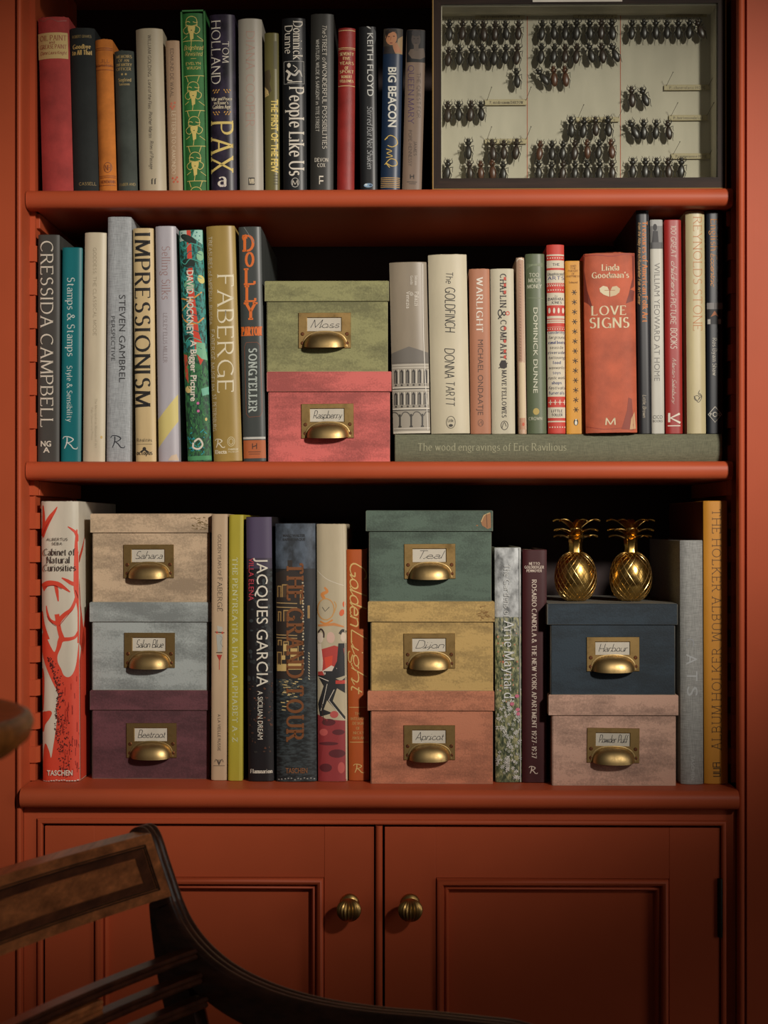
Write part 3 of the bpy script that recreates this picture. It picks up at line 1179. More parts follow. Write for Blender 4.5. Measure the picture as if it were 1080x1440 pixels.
a.text('Dominick', (412.5, 31, 425.5, 83), 'serif', WHT).text('Dunne', (400, 37, 411, 75), 'serif', WHT)
a.lines([(398.5, 86.5), (427.5, 86.5), (428, 118), (399, 118), (398.5, 86.5)], 0.7, (170, 168, 160))
a.oval(406, 92, 2.6, 3.4, WHT).curve([(402, 99), (407, 104), (404, 112), (411, 114)], [3, 4, 2, 1], WHT)
a.curve([(408, 103), (415, 106), (421, 100), (425, 108)], [2, 3, 3, 1], (190, 186, 176)).curve([(412, 92), (418, 97), (414, 101)], 1.0, WHT).lines([(404, 116), (425, 115)], 1.2, WHT)
a.text('People Like Us', (407, 124, 427, 246.5), 'serif', WHT)
a.ring(415, 257, 5.2, 6.4, 0.9, (170, 168, 160)).text('M', (411.5, 254, 418.5, 260), 'serif', WHT, 'h')
book('black glossy book with a small boxed white figure drawing and tall white lettering', (395, 430, 25), (398.5, 431), a, (24, 25, 27), B1, 0.002, 0.18,
     'paper', 0.3, 0.005, 3, group=GT)
a = Art()
a.text('The', (453.5, 35, 459.5, 47.5), 'ital', WHT).text('STREET', (453.5, 50, 459.5, 78), 'serif', WHT).text('of', (453.5, 81, 459.5, 88), 'ital', WHT)
a.text('WONDERFUL POSSIBILITIES', (453.5, 90, 459.5, 209), 'serif', WHT)
a.text('WHISTLER, WILDE & SARGENT in TITE STREET', (444, 56, 448.5, 185), 'serif', (190, 186, 174))
a.text('DEVON', (443, 222.5, 461, 227.5), 'serif', WHT, 'h').text('COX', (446.5, 230, 457, 235), 'serif', WHT, 'h')
a.text('LL', (449, 247.5, 455, 259.5), 'bsans', WHT)
book('tall charcoal book with two lines of small white capitals and a white double L', (436, 470, 19), (436.5, 468), a, (48, 47, 43), B1, 0.001, 0.19, 'paper', 0.45, 0.004, 3,
     worn=0.0006, group=GT)
a = Art()
for y in (43, 67.5, 121):
    a.lines([(475, y), (500, y)], 0.9, (212, 184, 128))
a.lines([(475, 69.5), (500, 69.5)], 0.5, (212, 184, 128))
for s, y in (('SEVENTY', 74), ('FIVE', 80.5), ('YEARS', 87), ('OF', 94), ('SPORT', 99)):
    wd = 20 if len(s) > 4 else 10 if len(s) > 2 else 5
    a.text(s, (487.5 - wd / 2, y, 487.5 + wd / 2, y + 4), 'bserif', (222, 196, 140), 'h')
a.text('ROBERT', (480, 106.5, 495, 110), 'bserif', (222, 196, 140), 'h').text('FELLOWES', (478, 112.5, 497, 116), 'bserif', (222, 196, 140), 'h')
book('slim red leather book with gilt rules and a gilt lettered panel', (475, 500.5, 39), (474, 497.5), a, (142, 40, 34), B1, 0.004, 0.17, 'cloth', 0.45, 0.005, 2.4, group=GT)
a = Art()
a.text('KEITH FLOYD', (516.5, 47, 526, 135.5), 'sans', (206, 206, 200))
a.text('Stirred But Not Shaken', (516.5, 150, 524, 237), 'ital', (170, 172, 172))
a.curve([(515, 37), (519, 39), (522, 41)], [0.8, 2.0, 0.6], (196, 196, 192)).curve([(525, 40), (529, 48), (527, 62)], [2, 4, 1], (66, 68, 70))
a.oval(518, 261, 6, 3, (120, 150, 176)).oval(515, 260, 2, 1.5, (190, 206, 214)).oval(521, 261, 2, 1.4, (40, 60, 90))
book('black paperback with thin white capitals and a small blue splash at its foot', (503, 530, 37), (507.5, 530), a, (23, 24, 26), B1, 0.004, 0.16, 'paper', 0.3, 0.003, 3.5, group=GT)
a = Art()
a.rect(538, 40, 569, 66, (62, 54, 44)).poly([(560, 55), (568, 50), (568, 76), (556, 76)], (150, 124, 88))
a.oval(550, 53, 8.5, 11, (178, 122, 84)).poly([(541, 44), (548, 40.5), (558, 41.5), (560, 49), (553, 45), (546, 48), (542, 56)], (34, 26, 22))
a.oval(546.5, 52, 1.6, 0.7, (60, 36, 28)).oval(554, 51.5, 1.6, 0.7, (60, 36, 28)).oval(550, 61, 2.4, 0.8, (120, 62, 50)).lines([(550, 52), (549, 57)], 0.8, (140, 88, 60))
a.poly([(552, 63), (558, 60), (566, 74), (554, 75)], (166, 112, 76)).poly([(540, 65), (552, 66), (556, 76), (538, 76)], (40, 34, 32))
a.text('BIG BEACON', (546, 95, 558, 179), 'bsans', (214, 212, 200))
a.curve([(545, 194), (541, 197), (548, 191), (556, 194), (559, 202), (552, 207), (545, 205)], 1.0, (212, 178, 84)).curve([(543, 210), (551, 213), (544, 216), (552, 220), (543, 222)], 0.9, (212, 178, 84))
a.curve([(541, 232), (549, 224), (557, 226), (558, 232), (551, 234), (543, 230), (548, 236)], 1.0, (212, 178, 84))
for j in range(6):
    a.lines([(535, 250.5 + j * 2.6), (562.5, 250.5 + j * 2.6)], 1.1, (178, 142, 84))
book('blue black book with white block capitals, gold scrawl and portrait photo at its head', (538.5, 567.5, 40), (535, 562), a, (26, 44, 68), B1, 0.003, 0.165,
     'paper', 0.3, 0.004, 3, group=GT)
a = Art()
a.rect(572, 41, 600, 88, (20, 19, 20))
a.oval(585, 56, 6.5, 10, (74, 64, 58)).oval(585, 47, 6, 5, (52, 48, 48)).poly([(577, 70), (596, 68), (600, 80), (591, 84), (579, 83), (574, 76)], (96, 82, 70)).rect(582, 62, 588.5, 72, (88, 76, 66))
a.oval(582.5, 55, 1.2, 0.6, (30, 26, 24)).oval(587.5, 55, 1.2, 0.6, (30, 26, 24)).oval(585, 61.5, 1.8, 0.5, (40, 30, 28))
a.text('QUEEN MARY', (574, 93, 582, 174), 'serif', (66, 44, 82)).text('THE QUEST FOR', (586.5, 103, 591.5, 166), 'serif', (84, 70, 62))
a.text('JAMES', (582, 199, 586, 219), 'serif', (70, 58, 52)).text('POPE-HENNESSY', (574.5, 184, 579, 234), 'serif', (70, 58, 52))
a.lines([(577, 246), (577, 252)], 1.2, (34, 28, 26)).lines([(582, 246), (582, 252)], 1.2, (34, 28, 26)).lines([(577, 249), (582, 248.5)], 1.2, (34, 28, 26))
a.lines([(572, 256.5), (587, 256.5)], 1.0, (70, 60, 54)).lines([(575, 259), (585, 259)], 0.8, (70, 60, 54))
book('greyish brown book with a pale bust photo at its head, beside the insect case', (572, 599, 42), (564.5, 593.5), a, (124, 104, 88), B1, 0.005, 0.165, 'paper', 0.5, 0.003, 3.5,
     group=GT)
# ---- middle shelf, left to right
GM = 'books standing on the middle shelf'
B2 = S2


def fancyR(a, x0, y0, x1, y1, col, wd=1.0):
    """small swash capital R"""
    w_, h_ = x1 - x0, y1 - y0

    def q(u, v):
        return (x0 + u * w_, y0 + v * h_)
    a.curve([q(0, .18), q(.12, 0), q(.45, .02), q(.72, .22), q(.5, .45), q(.22, .5)], [wd, wd, wd * 1.2, wd * 1.6, wd, wd * .7], col)
    a.curve([q(.30, .06), q(.28, .5), q(.12, .98)], [wd * 1.5, wd * 1.6, wd], col)
    a.curve([q(.32, .48), q(.55, .7), q(.72, .95), q(.95, 1.0), q(1, .85)], [wd, wd * 1.5, wd * 1.3, wd, wd * .6], col)


a = Art()
a.text('CRESSIDA CAMPBELL', (57, 340, 74.5, 600), 'serif', (206, 200, 184))
a.text('NG', (57, 620, 72, 628), 'bsans', (206, 200, 184), 'h').text('A', (60.5, 628.8, 70, 636.5), 'bsans', (206, 200, 184), 'h')
book('charcoal book with large cream capitals at the far left of the middle shelf', (53, 84, 330), (52.2, 83.2), a, (66, 65, 61), B2, 0.0, 0.25, 'paper', 0.55, 0.0022, 6, group=GM)
a = Art()
a.text('Stamps & Stamps', (94.5, 391, 105, 501), 'serif', (196, 206, 200)).text('Style & Sensibility', (94, 515, 101.5, 593), 'serif', (196, 206, 200))
fancyR(a, 88, 614.5, 109, 631.5, (206, 210, 204))
book('teal book with pale lettering and a swash letter at its foot', (87, 116, 348), (85, 113.5), a, (14, 106, 112), B2, 0.003, 0.24, 'paper', 0.45, 0.0025, 5, group=GM)
a = Art()
a.text('GODDESS: THE CLASSICAL MODE', (131, 349, 135.5, 472), 'serif', (150, 138, 116))
a.text('The Metropolitan Museum of Art', (133.5, 561, 136.5, 630), 'serif', (160, 148, 126)).text('Yale University Press', (128, 573, 131, 619), 'serif', (160, 148, 126))
a.oval(142.5, 615, 1.6, 2.2, (188, 158, 96))
book('plain cream book with tiny grey capitals, between the teal and the pale blue books', (118, 150.5, 327), (116, 147), a, (198, 186, 160), B2, 0.003, 0.24, 'paper', 0.45, 0.004, 3, group=GM)
a = Art()
a.text('STEVEN GAMBREL', (167.5, 415, 177, 538), 'sans', (44, 44, 46)).text('PERSPECTIVE', (156, 445, 162, 508), 'sans', (54, 54, 56))
fancyR(a, 155, 613, 176, 630, (34, 36, 44), 1.1)
book('tall pale blue grey linen book with two lines of black sans capitals', (152, 184, 305), (148, 184), a, (158, 162, 164), B2, 0.0, 0.27, 'linen', 0.7, 0.003, 5, group=GM)
a = Art()
a.text('IMPRESSIONISM', (189.5, 330, 211, 571), 'bserif', (28, 25, 22))
a.text('Réalités', (192.5, 617, 213.5, 621.5), 'serif', (52, 44, 36), 'h').lines([(192, 625), (214, 625)], 0.5, (60, 50, 40))
a.oval(203, 631.5, 2.6, 2.6, (40, 34, 28)).poly([(196, 636), (203, 631), (210, 636), (207, 637), (203, 634), (199, 637)], (40, 34, 28)).text('octopus', (192.5, 634, 214, 640), 'bserif', (40, 34, 28), 'h')
book('cream book with bold black serif capitals filling the spine', (186, 216, 321), (190.5, 219.5), a, (200, 176, 130), B2, 0.004, 0.25, 'paper', 0.5, 0.0035, 4, group=GM)
a = Art()
a.poly([(222, 590), (250, 555), (250.5, 593), (223, 630)], (206, 190, 118))
a.text('Selling Silks', (227.5, 347, 239.5, 421), 'lserif', (150, 116, 112)).text('LESLEY ELLIS MILLER', (229.5, 441, 235, 510), 'serif', (140, 128, 130))
a.poly([(236, 648), (241, 641), (248, 639), (251, 648)], (196, 176, 150))
book('pale lilac grey book with a diagonal yellow band near its foot', (217, 248, 318), (223, 251), a, (176, 172, 178), B2, 0.003, 0.25, 'paper', 0.4, 0.004, 3, group=GM)

# painted-landscape book
a = Art()
a.rect(250, 300, 300, 500, (40, 132, 124), 'dash')
a.rect(250, 496, 300, 580, (50, 112, 66), 'dash').rect(250, 572, 300, 650, (46, 104, 60), 'dash')
a.poly([(262, 324), (268, 324), (272, 400), (280, 470), (290, 500), (282, 515), (274, 490), (265, 420), (263, 360)], (204, 66, 44))
a.poly([(250, 324), (262, 324), (263, 338), (252, 340)], (170, 190, 176)).poly([(274, 324), (285, 324), (285, 345), (270, 334)], (150, 196, 182))
for x, y in ((255, 328), (258, 333), (277, 328), (281, 333), (280, 339), (275, 333)):
    a.oval(x, y, 1, 1, (40, 110, 110))
a.oval(265, 337, 13, 5, (24, 42, 34), 28).oval(265, 371, 10, 6.5, (22, 40, 32), 15).oval(265, 475, 7, 3.6, (26, 44, 36), 12)
a.oval(282, 361, 5.5, 7, (128, 180, 140)).oval(266, 402, 8, 7, (100, 160, 122)).oval(283, 394, 4.5, 6.5, (206, 194, 110), -30)
a.curve([(252, 419), (268, 422), (284, 412)], 2.0, (214, 144, 60)).curve([(254, 441), (262, 453), (276, 456), (287, 448)], 2.0, (214, 144, 60)).curve([(254, 437), (262, 430), (270, 420)], 1.6, (226, 160, 70))
for j in range(14):
    yy = 345 + j * 11
    a.curve([(253 + j * .4, yy), (260, yy + 5), (268, yy - 2), (284, yy + 4)], 1.1, (22, 92, 96) if j % 2 else (70, 164, 146))
a.poly([(276, 482), (288, 484), (292, 508), (284, 506), (276, 498)], (118, 176, 140)).poly([(258, 498), (263, 500), (265, 540), (260, 530)], (186, 74, 50))
a.poly([(283, 548), (294, 545), (295, 556), (285, 558)], (110, 176, 150)).oval(265, 548, 5, 5, (206, 182, 116))
rg = random.Random(3)
for j in range(70):
    x, y = rg.uniform(258, 295), rg.uniform(505, 640)
    a.lines([(x, y), (x + rg.uniform(-3, 3), y + rg.uniform(3, 6))], 0.8, rg.choice([(18, 52, 36), (86, 156, 84), (30, 80, 52)]))
for j in range(26):
    x, y = rg.uniform(262, 296), rg.uniform(602, 640)
    a.lines([(x, y), (x + rg.uniform(-6, 6), y + rg.uniform(-6, 6))], 1.2, (34, 150, 158))
a.oval(278.5, 568, 2, 2, (206, 108, 160)).oval(279, 579, 2, 2, (206, 108, 160)).oval(290, 591, 1.6, 2.4, (206, 184, 110))
a.rect(263, 642, 298, 648, (70, 140, 92))
a.text('DAVID HOCKNEY', (262.5, 381, 272.5, 472), 'bsans', WHT).text('A Bigger Picture', (268, 479, 277, 565), 'bsans', WHT)
a.curve([(273, 622), (280, 618), (285, 626), (280, 632), (272, 630), (272, 623)], 2.6, WHT)
book('multicoloured book with painted teal and green foliage and white bold title', (250, 285, 324), (263.5, 297.5), a, (40, 120, 96), B2, 0.004, 0.27, 'paper', 0.4, 0.004, 4, group=GM)
a = Art()
a.text('FABERGE', (304, 389, 327, 552), 'serif', (222, 212, 184)).text('TREASURES of IMPERIAL RUSSIA . FABERGÉ MUSEUM, ST. PETERSBURG', (293, 332, 298, 470), 'serif', (222, 212, 184)) if 0 else None
a.text('FABERGE', (306, 389, 328, 552), 'serif', (222, 212, 184))
a.text('TREASURES of IMPERIAL RUSSIA .', (292.5, 333, 297.5, 460), 'serif', (222, 212, 184)).text('FABERGÉ MUSEUM,', (296, 464, 301, 551), 'serif', (222, 212, 184)).text('ST. PETERSBURG', (298.5, 555, 303.5, 606), 'serif', (222, 212, 184))
fancyR(a, 302, 618, 316, 630, (222, 212, 184))
a.ring(325, 622, 5, 6.5, 0.8, (206, 194, 156)).ring(325, 622, 3, 4, 0.8, (206, 194, 156)).text('Electa', (302, 633, 319, 638.5), 'bsans', (222, 212, 184), 'h').text('FABERGE', (321, 631.5, 335, 634), 'bsans', (214, 204, 170), 'h').text('MUSEUM', (321, 635, 335, 637.5), 'sans', (214, 204, 170), 'h')
book('thick gold covered book with large white serif capitals', (289, 330, 318), (300, 340.5), a, (160, 134, 72), B2, 0.0, 0.29, 'paper', 0.38, 0.005, 3.4, group=GM)
a = Art()
OR = (214, 106, 36)
for ch, y0, y1, x0, x1 in (('D', 332, 353, 344, 356), ('O', 356, 375, 346, 356), ('L', 379, 400, 346, 358), ('L', 403, 424, 347, 359), ('Y', 427, 449, 346, 359)):
    a.text(ch, (x0, y0, x1, y1), 'bslab', OR, 'h')
a.curve([(342, 338), (341, 333), (346, 331), (347, 336)], 1.5, OR)
a.text('PARTON', (340, 460.5, 367, 472), 'bslab', OR, 'h')
a.lines([(346, 482), (362, 482), (366, 487), (369, 580), (366, 586), (350, 587), (346, 582), (343.5, 488), (346, 482)], 0.7, (130, 76, 54))
a.text('SONGTELLER', (350, 491, 361, 579), 'bslab', (176, 184, 176))
a.rect(340, 619.5, 376, 645, (172, 92, 48)).lines([(340, 616.5), (375, 616.5)], 3.0, (190, 188, 180))
a.lines([(355, 624), (355, 632)], 1.2, (40, 30, 26)).lines([(361, 624), (361, 632)], 1.2, (40, 30, 26)).lines([(355, 629), (361, 627)], 1.2, (40, 30, 26)).lines([(349, 636), (367, 636)], 1.0, (90, 50, 30)).lines([(350, 639), (366, 639)], 0.8, (90, 50, 30))
a.curve([(343, 320), (351, 332), (358, 343)], 0.8, (120, 124, 122))
r, c, tl, (W, H, f) = book('dark grey glossy book with orange circus lettering and an orange foot band', (335, 367, 319), (342, 374.5), a, (66, 70, 68), B2, 0.002, 0.27, 'paper', 0.28, 0.003, 4,
                           group=GM)

# grey photo book etc., standing on the horizontal book
ZR = P(780, 610.5, 0).z
a = Art()
ST = (172, 164, 150)
a.poly([(550, 497), (575, 488), (606, 497), (606, 512), (551, 512)], (104, 98, 90))
a.rect(550, 512, 606, 612, (150, 142, 128))
for y0 in (511, 513.8):
    a.lines([(551, y0), (604, y0)], 0.9, (196, 188, 172) if y0 > 512 else (90, 84, 76))
for y0, y1, n_, xx in ((520, 540, 6, 0), (552, 570, 6, 0)):
    for j in range(n_):
        x0 = 553.5 + j * 8.6
        a.poly([(x0, y1), (x0, y0 + 3), (x0 + 2.4, y0), (x0 + 5.0, y0 + 3), (x0 + 5.0, y1)], (56, 52, 48))
        a.rect(x0 + 1.0, y0 + 4, x0 + 2.4, y1, (120, 114, 104)).rect(x0 + 5.6, y0, x0 + 6.8, y1, (206, 198, 182))
        a.rect(x0 + 1, y1 + 1, x0 + 4, y1 + 3.5, (60, 56, 50))
    a.lines([(551, y1 + 5.5), (606, y1 + 5.5)], 1.4, (206, 198, 182)).lines([(551, y1 + 7.4), (606, y1 + 7.4)], 1.2, (70, 66, 60)).lines([(551, y0 - 2.5), (606, y0 - 2.5)], 1.0, (200, 192, 176))
for j in range(4):
    x0 = 545 + j * 16.5
    a.curve([(x0 + 2, 586), (x0 + 5, 581), (x0 + 9, 580), (x0 + 13, 582), (x0 + 16, 587)], 1.2, (70, 66, 60))
    a.rect(x0 + 15.5, 583, x0 + 18, 601, (58, 54, 48)).rect(x0 + 14.5, 599.5, x0 + 19, 601.5, (48, 44, 40))
a.lines([(552, 603), (606, 603)], 0.8, (210, 202, 186)).rect(552, 607, 606, 611, (200, 192, 174))
a.text('Guido', (577, 389, 580.5, 401), 'serif', (206, 198, 184)).text('Beltramini', (583, 389, 586.5, 402), 'serif', (206, 198, 184))
a.text('Palazzi', (583, 412, 588.5, 431), 'serif', (222, 214, 200)).text('di', (577, 412, 581.5, 417), 'serif', (222, 214, 200)).text('Venezia', (571.5, 411, 576.5, 434), 'serif', (222, 214, 200))
a.curve([(594, 372), (596, 480), (603, 606)], 1.0, (212, 206, 194))
GR = 'books standing on the flat green linen book'
book('grey taupe book with a photographed arcaded palace on its lower half', (548, 599, 369), (551.5, 606.5), a, (140, 128, 110), ZR, 0.0, 0.23, 'paper', 0.3, 0.005, 3, group=GR)
a = Art()
INK = (40, 38, 36)
a.text('The', (627, 383, 637, 399), 'hand', INK).text('GOLDFINCH', (626, 405, 640, 467), 'hand', INK).text('DONNA', (625.5, 491, 639, 532), 'hand', INK).text('TARTT', (627, 537, 639, 571), 'hand', INK)
a.ring(634, 594.5, 6.2, 8.5, 0.8, (70, 64, 54)).text('Little,', (630, 590, 638, 594), 'serif', (70, 64, 54), 'h').oval(634, 599, 3, 2, (60, 56, 50))
book('thick ivory book with black handwritten lettering and a small oval mark', (601, 657, 358), (607, 660.5), a, (196, 186, 160), ZR, 0.001, 0.19, 'paper', 0.5, 0.006, 2.8, worn=0.0006, group=GR)
a = Art()
a.text('WARLIGHT', (670, 391, 679, 467), 'bserif', (224, 216, 202)).text('MICHAEL ONDAATJE', (672, 478, 680, 584), 'sans', (86, 60, 48))
a.ring(676, 595, 3.6, 4.6, 0.8, (110, 78, 62)).curve([(674, 597), (677, 593), (678, 598)], 0.8, (110, 78, 62))
book('pinkish brown book with white bold capitals above dark thin capitals', (659, 689, 378), (662, 690.5), a, (172, 116, 88), ZR, 0.003, 0.17, 'paper', 0.55, 0.003, 4, worn=0.0006, group=GR)
a = Art()
a.text('CHAPLIN', (703.5, 386, 711.5, 432), 'bslab', (50, 44, 42)).text('&', (700.5, 436, 711, 449), 'bslab', (34, 30, 30)).text('COMPANY', (704, 451, 712, 505), 'bslab', (52, 46, 44))
for y in (390, 399, 409, 460, 478, 492, 500):
    a.rect(708.5, y, 711.8, y + 4.5, (190, 70, 52))
a.ring(714, 441, 2.4, 2.4, 1.2, (196, 72, 52))
a.poly([(702, 513), (705, 507), (711, 507), (713, 512), (713, 517), (709, 519), (704, 518)], (42, 34, 32)).lines([(701, 518), (714, 511)], 1.3, (42, 34, 32))
a.text('MAVE FELLOWES', (706, 521.5, 712, 587), 'bslab', (52, 46, 44))
a.ring(709.5, 598.5, 5, 6.2, 0.9, (60, 54, 48)).curve([(706, 602), (709, 594), (712, 600)], 0.9, (60, 54, 48))
book('cream book with black and red typewriter capitals and a bowler hat motif', (689.5, 722.5, 378), (691.5, 725), a, (192, 184, 160), ZR, 0.004, 0.17, 'paper', 0.5, 0.003, 4, group=GR)
a = Art()
a.rect(729, 366, 735, 508, (170, 134, 110)).rect(730, 510, 739, 588, (206, 186, 152)).rect(731, 588, 740, 604, (186, 140, 112)).oval(736, 597, 1.8, 2.6, (190, 84, 56))
for j in range(34):
    a.lines([(730.5, 372 + j * 4), (732.8, 373.5 + j * 4)], 0.7, (120, 96, 84))
a.curve([(737, 366), (738, 480), (740, 604)], 0.9, (222, 206, 186)).curve([(725, 369), (730, 364), (737, 366)], 1.2, (228, 218, 200))
book('very slim pinkish book in a shiny clear wrapper, left of the sage green one', (725.5, 737.5, 362), (729.5, 741.5), a, (192, 160, 134), ZR, 0.006, 0.16, 'paper', 0.22, 0.003, 2.4, worn=0.001, group=GR)
a = Art()
for s, y, x0, x1 in (('TOO', 384.5, 744, 758), ('MUCH', 392, 743, 760), ('MONEY', 400.5, 741.5, 762)):
    a.text(s, (x0, y, x1, y + 5), 'serif', (206, 204, 182), 'h')
a.text('DOMINICK DUNNE', (750, 433, 756.5, 553), 'sans', (206, 204, 182))
a.oval(754, 579, 4.4, 4.8, (176, 154, 84)).text('CROWN', (744, 587, 762, 591), 'serif', (196, 194, 172), 'h')
for j in range(7):
    a.curve([(740, 371 + j * 1.2), (750, 372 + (j % 3)), (764, 370 + j)], 0.4, (128, 138, 108))
a.lines([(741, 419), (764, 420)], 0.7, (126, 134, 106))
book('sage green book with widely spaced white capitals and a pale yellow disc', (738, 766.5, 357), (742.5, 768.5), a, (92, 102, 76), ZR, 0.002, 0.18, 'paper', 0.42, 0.004, 3, group=GR)
a = Art()
RD, BL = (192, 62, 50), (62, 72, 118)
a.rect(768, 358, 796, 600, (204, 194, 172))
for y0, y1 in ((344, 358), (360, 366.5), (377, 380), (398, 412), (429.5, 444.5), (456, 460), (454.5, 459), (460.5, 466), (558, 573), (588, 592), (594, 609)):
    a.rect(768, y0, 797, y1, RD)
for y in (363, 402, 408, 463, 601):
    for j in range(8):
        a.oval(770 + j * 3.5 + (1 if y == 408 else 0), y, 0.9, 0.9, (214, 204, 184))
for j in range(4):
    a.oval(772.5 + j * 6.6, 437, 1.6, 4, (220, 210, 190))
    a.lines([(771.5 + j * 6.6, 566), (777 + j * 6.6, 566)], 1.0, (220, 210, 190)).lines([(774.2 + j * 6.6, 562.5), (774.2 + j * 6.6, 569.5)], 1.0, (220, 210, 190))
for j in range(10):
    a.lines([(769 + j * 2.8, 398.5), (771 + j * 2.8, 402)], 0.7, (214, 204, 184))
a.lines([(768, 449), (796, 449)], 1.2, RD).lines([(768, 452), (796, 452)], 0.6, RD)
a.text('THE', (777, 370.5, 787, 374), 'bserif', (96, 92, 96), 'h').text('Unsophisticated', (770, 383.5, 793, 387.5), 'ital', (110, 110, 104), 'h').text('ARTS', (770.5, 389, 793.5, 393.5), 'bserif', BL, 'h')
a.text('by', (780, 415, 784, 418), 'ital', (110, 106, 100), 'h').text('BARBARA', (771, 419, 793, 422.5), 'bserif', (88, 84, 84), 'h').text('JONES', (775, 424, 790, 427.5), 'bserif', (88, 84, 84), 'h')
for j, (s, st_, cc) in enumerate((('taxidermy', 'serif', BL), ('fairground', 'ital', (110, 106, 100)), ('canal boats', 'bserif', BL), ('seaside', 'serif', (120, 114, 104)), ('riverside', 'bserif', (90, 92, 110)),
                                  ('tattooing', 'ital', (100, 96, 96)), ('food', 'bserif', BL), ('waxworks', 'ital', (110, 104, 96)), ('toys', 'serif', BL), ('rustic work', 'ital', (110, 104, 96)),
                                  ('shops', 'bserif', BL), ('festivals', 'ital', (96, 92, 92)), ('funerals', 'serif', BL))):
    wd = min(23, 2.7 * len(s))
    yy = 464.5 + 7.1 * j
    a.text(s, (783 - wd / 2 + .0, yy + 1, 783 + wd / 2, yy + 5), st_, cc, 'h')
a.text('LITTLE', (776, 576.5, 791, 580), 'bserif', (88, 84, 84), 'h').text('TOLLER', (776, 582, 791, 585.5), 'bserif', (88, 84, 84), 'h')
book('red and cream patterned book with folk ornament bands and many small printed words', (768, 794, 344), (771, 795.5), a, (192, 62, 50), ZR, 0.0, 0.20, 'paper', 0.5, 0.0045, 2.6, group=GR)
a = Art()
for j in range(13):
    cx, cy = 807.5 + j * 0.22, 411.5 + j * 13.75
    for k in range(3):
        t = PI * k / 3 + j * 0.35
        a.lines([(cx - 3.9 * math.cos(t), cy - 3.9 * math.sin(t)), (cx + 3.9 * math.cos(t), cy + 3.9 * math.sin(t))], 1.0, (44, 30, 16))
for s, y, x0, x1 in (('AND', 373, 802, 810), ('THE', 376.5, 802, 810), ('PURSUIT', 380, 799, 813), ('OF', 384, 804, 808), ('HAPPINESS', 387.5, 797, 815), ('Salmond', 396, 800, 812)):
    a.text(s, (x0, y, x1, y + 2.6), 'bserif', (150, 100, 36), 'h')
a.oval(810, 594, 3.3, 4.8, (42, 36, 30)).oval(810, 595, 1.9, 3.2, (220, 214, 196)).oval(810, 590.5, 1.2, 1.2, (220, 214, 196))
book('yellow paperback with a column of thirteen black asterisks', (794.5, 819.5, 367), (796.5, 822), a, (208, 148, 52), ZR, 0.004, 0.16, 'paper', 0.5, 0.0018, 5, board=0.0006, group=GR)
a = Art()
SIL = (206, 192, 158)
a.poly([(820, 357), (823, 357), (822, 380), (826, 408), (835, 438), (828, 428), (821, 424)], (104, 36, 24)).poly([(886, 408), (892, 404), (893, 358), (889, 358), (890, 392), (884, 416), (880, 428), (891, 424), (893, 410)], (112, 40, 26))
a.poly([(884, 560), (889, 562), (892, 606), (874, 604), (878, 592), (882, 578)], (132, 52, 32)).poly([(888, 590), (893, 580), (895, 604), (886, 605)], (190, 150, 110))
a.curve([(820, 360), (840, 359), (860, 361), (880, 358), (892, 360)], 1.6, (150, 56, 38)).curve([(824, 600), (850, 604), (880, 602)], 0.8, (140, 52, 34))
a.text('Linda', (847, 372.5, 870, 381), 'bserif', SIL, 'h').text("Goodman's", (833, 383.5, 884, 391.5), 'bserif', SIL, 'h')
a.poly([(843, 406), (848, 402.5), (854, 404), (857, 410), (857, 418), (849, 415), (844, 411)], SIL).poly([(872, 407), (867, 403), (861, 404), (858, 410), (858, 418), (866, 416), (871, 412)], (196, 176, 140))
a.lines([(857, 400), (857, 418)], 0.7, (160, 84, 56)).lines([(850, 409), (865, 409)], 0.7, (160, 84, 56))
a.text('LOVE', (833, 431, 880, 443.5), 'bserif', SIL, 'h').text('SIGNS', (830, 447.5, 884, 461.5), 'bserif', SIL, 'h').text('M', (852, 588.5, 865, 598), 'bserif', SIL, 'h')
book('wide rust red book with torn jacket edges and silvery lettering', (821, 893, 356), (824.2, 897), a, (178, 84, 54), ZR, -0.012, 0.20, 'cloth', 0.6, 0.005, 5, worn=0.003, group=GR)
a = Art()
a.text('Treasures of American Folk Art', (903.5, 312, 911, 453), 'bserif', (200, 118, 52)).text('from the Abby Aldrich Rockefeller Folk Art Center', (897, 313, 901, 428), 'ital', (190, 150, 100))
a.text('Little, Brown', (904, 556, 908.5, 587), 'ital', (170, 160, 140)).lines([(912.5, 292), (916, 606)], 0.8, (92, 92, 96))
book('tall slim black book with small orange lettering, right of the rust red one', (893.5, 913, 291), (899, 916), a, (24, 25, 28), ZR, 0.004, 0.25, 'paper', 0.3, 0.0025, 4, group=GR)
a = Art()
a.rect(913, 309.5, 932.5, 350, (120, 120, 118)).rect(914, 309.5, 932, 318, (160, 160, 156)).oval(921, 320, 3, 5, (40, 40, 42)).poly([(918, 325), (925, 325), (927, 349), (916, 349)], (52, 52, 54)).rect(914, 341, 932, 350, (84, 84, 84))
a.text('WILLIAM YEOWARD AT HOME', (920, 370, 928.5, 536), 'sans', (120, 118, 112))
a.text('CICO', (918, 584, 932, 589), 'sans', (70, 68, 66), 'h').text('BOOKS', (918, 590.5, 932, 594), 'sans', (70, 68, 66), 'h')
book('white slim book with thin grey capitals and a grey photo at its head', (914, 932, 309), (916.5, 935), a, (186, 184, 172), ZR, 0.003, 0.24, 'paper', 0.45, 0.002, 5, group=GR)
a = Art()
a.text('100 GREAT', (943.5, 317, 950.5, 362), 'hand', WHT).text("children's", (944, 367, 952, 416), 'script', WHT).text('PICTURE', (943, 420, 950.5, 456), 'hand', WHT).text('BOOKS', (943, 462, 952, 490), 'hand', WHT)
a.text('Martin', (945.5, 504, 951, 530), 'script', WHT).text('Salisbury', (945.5, 533, 951, 567), 'script', WHT)
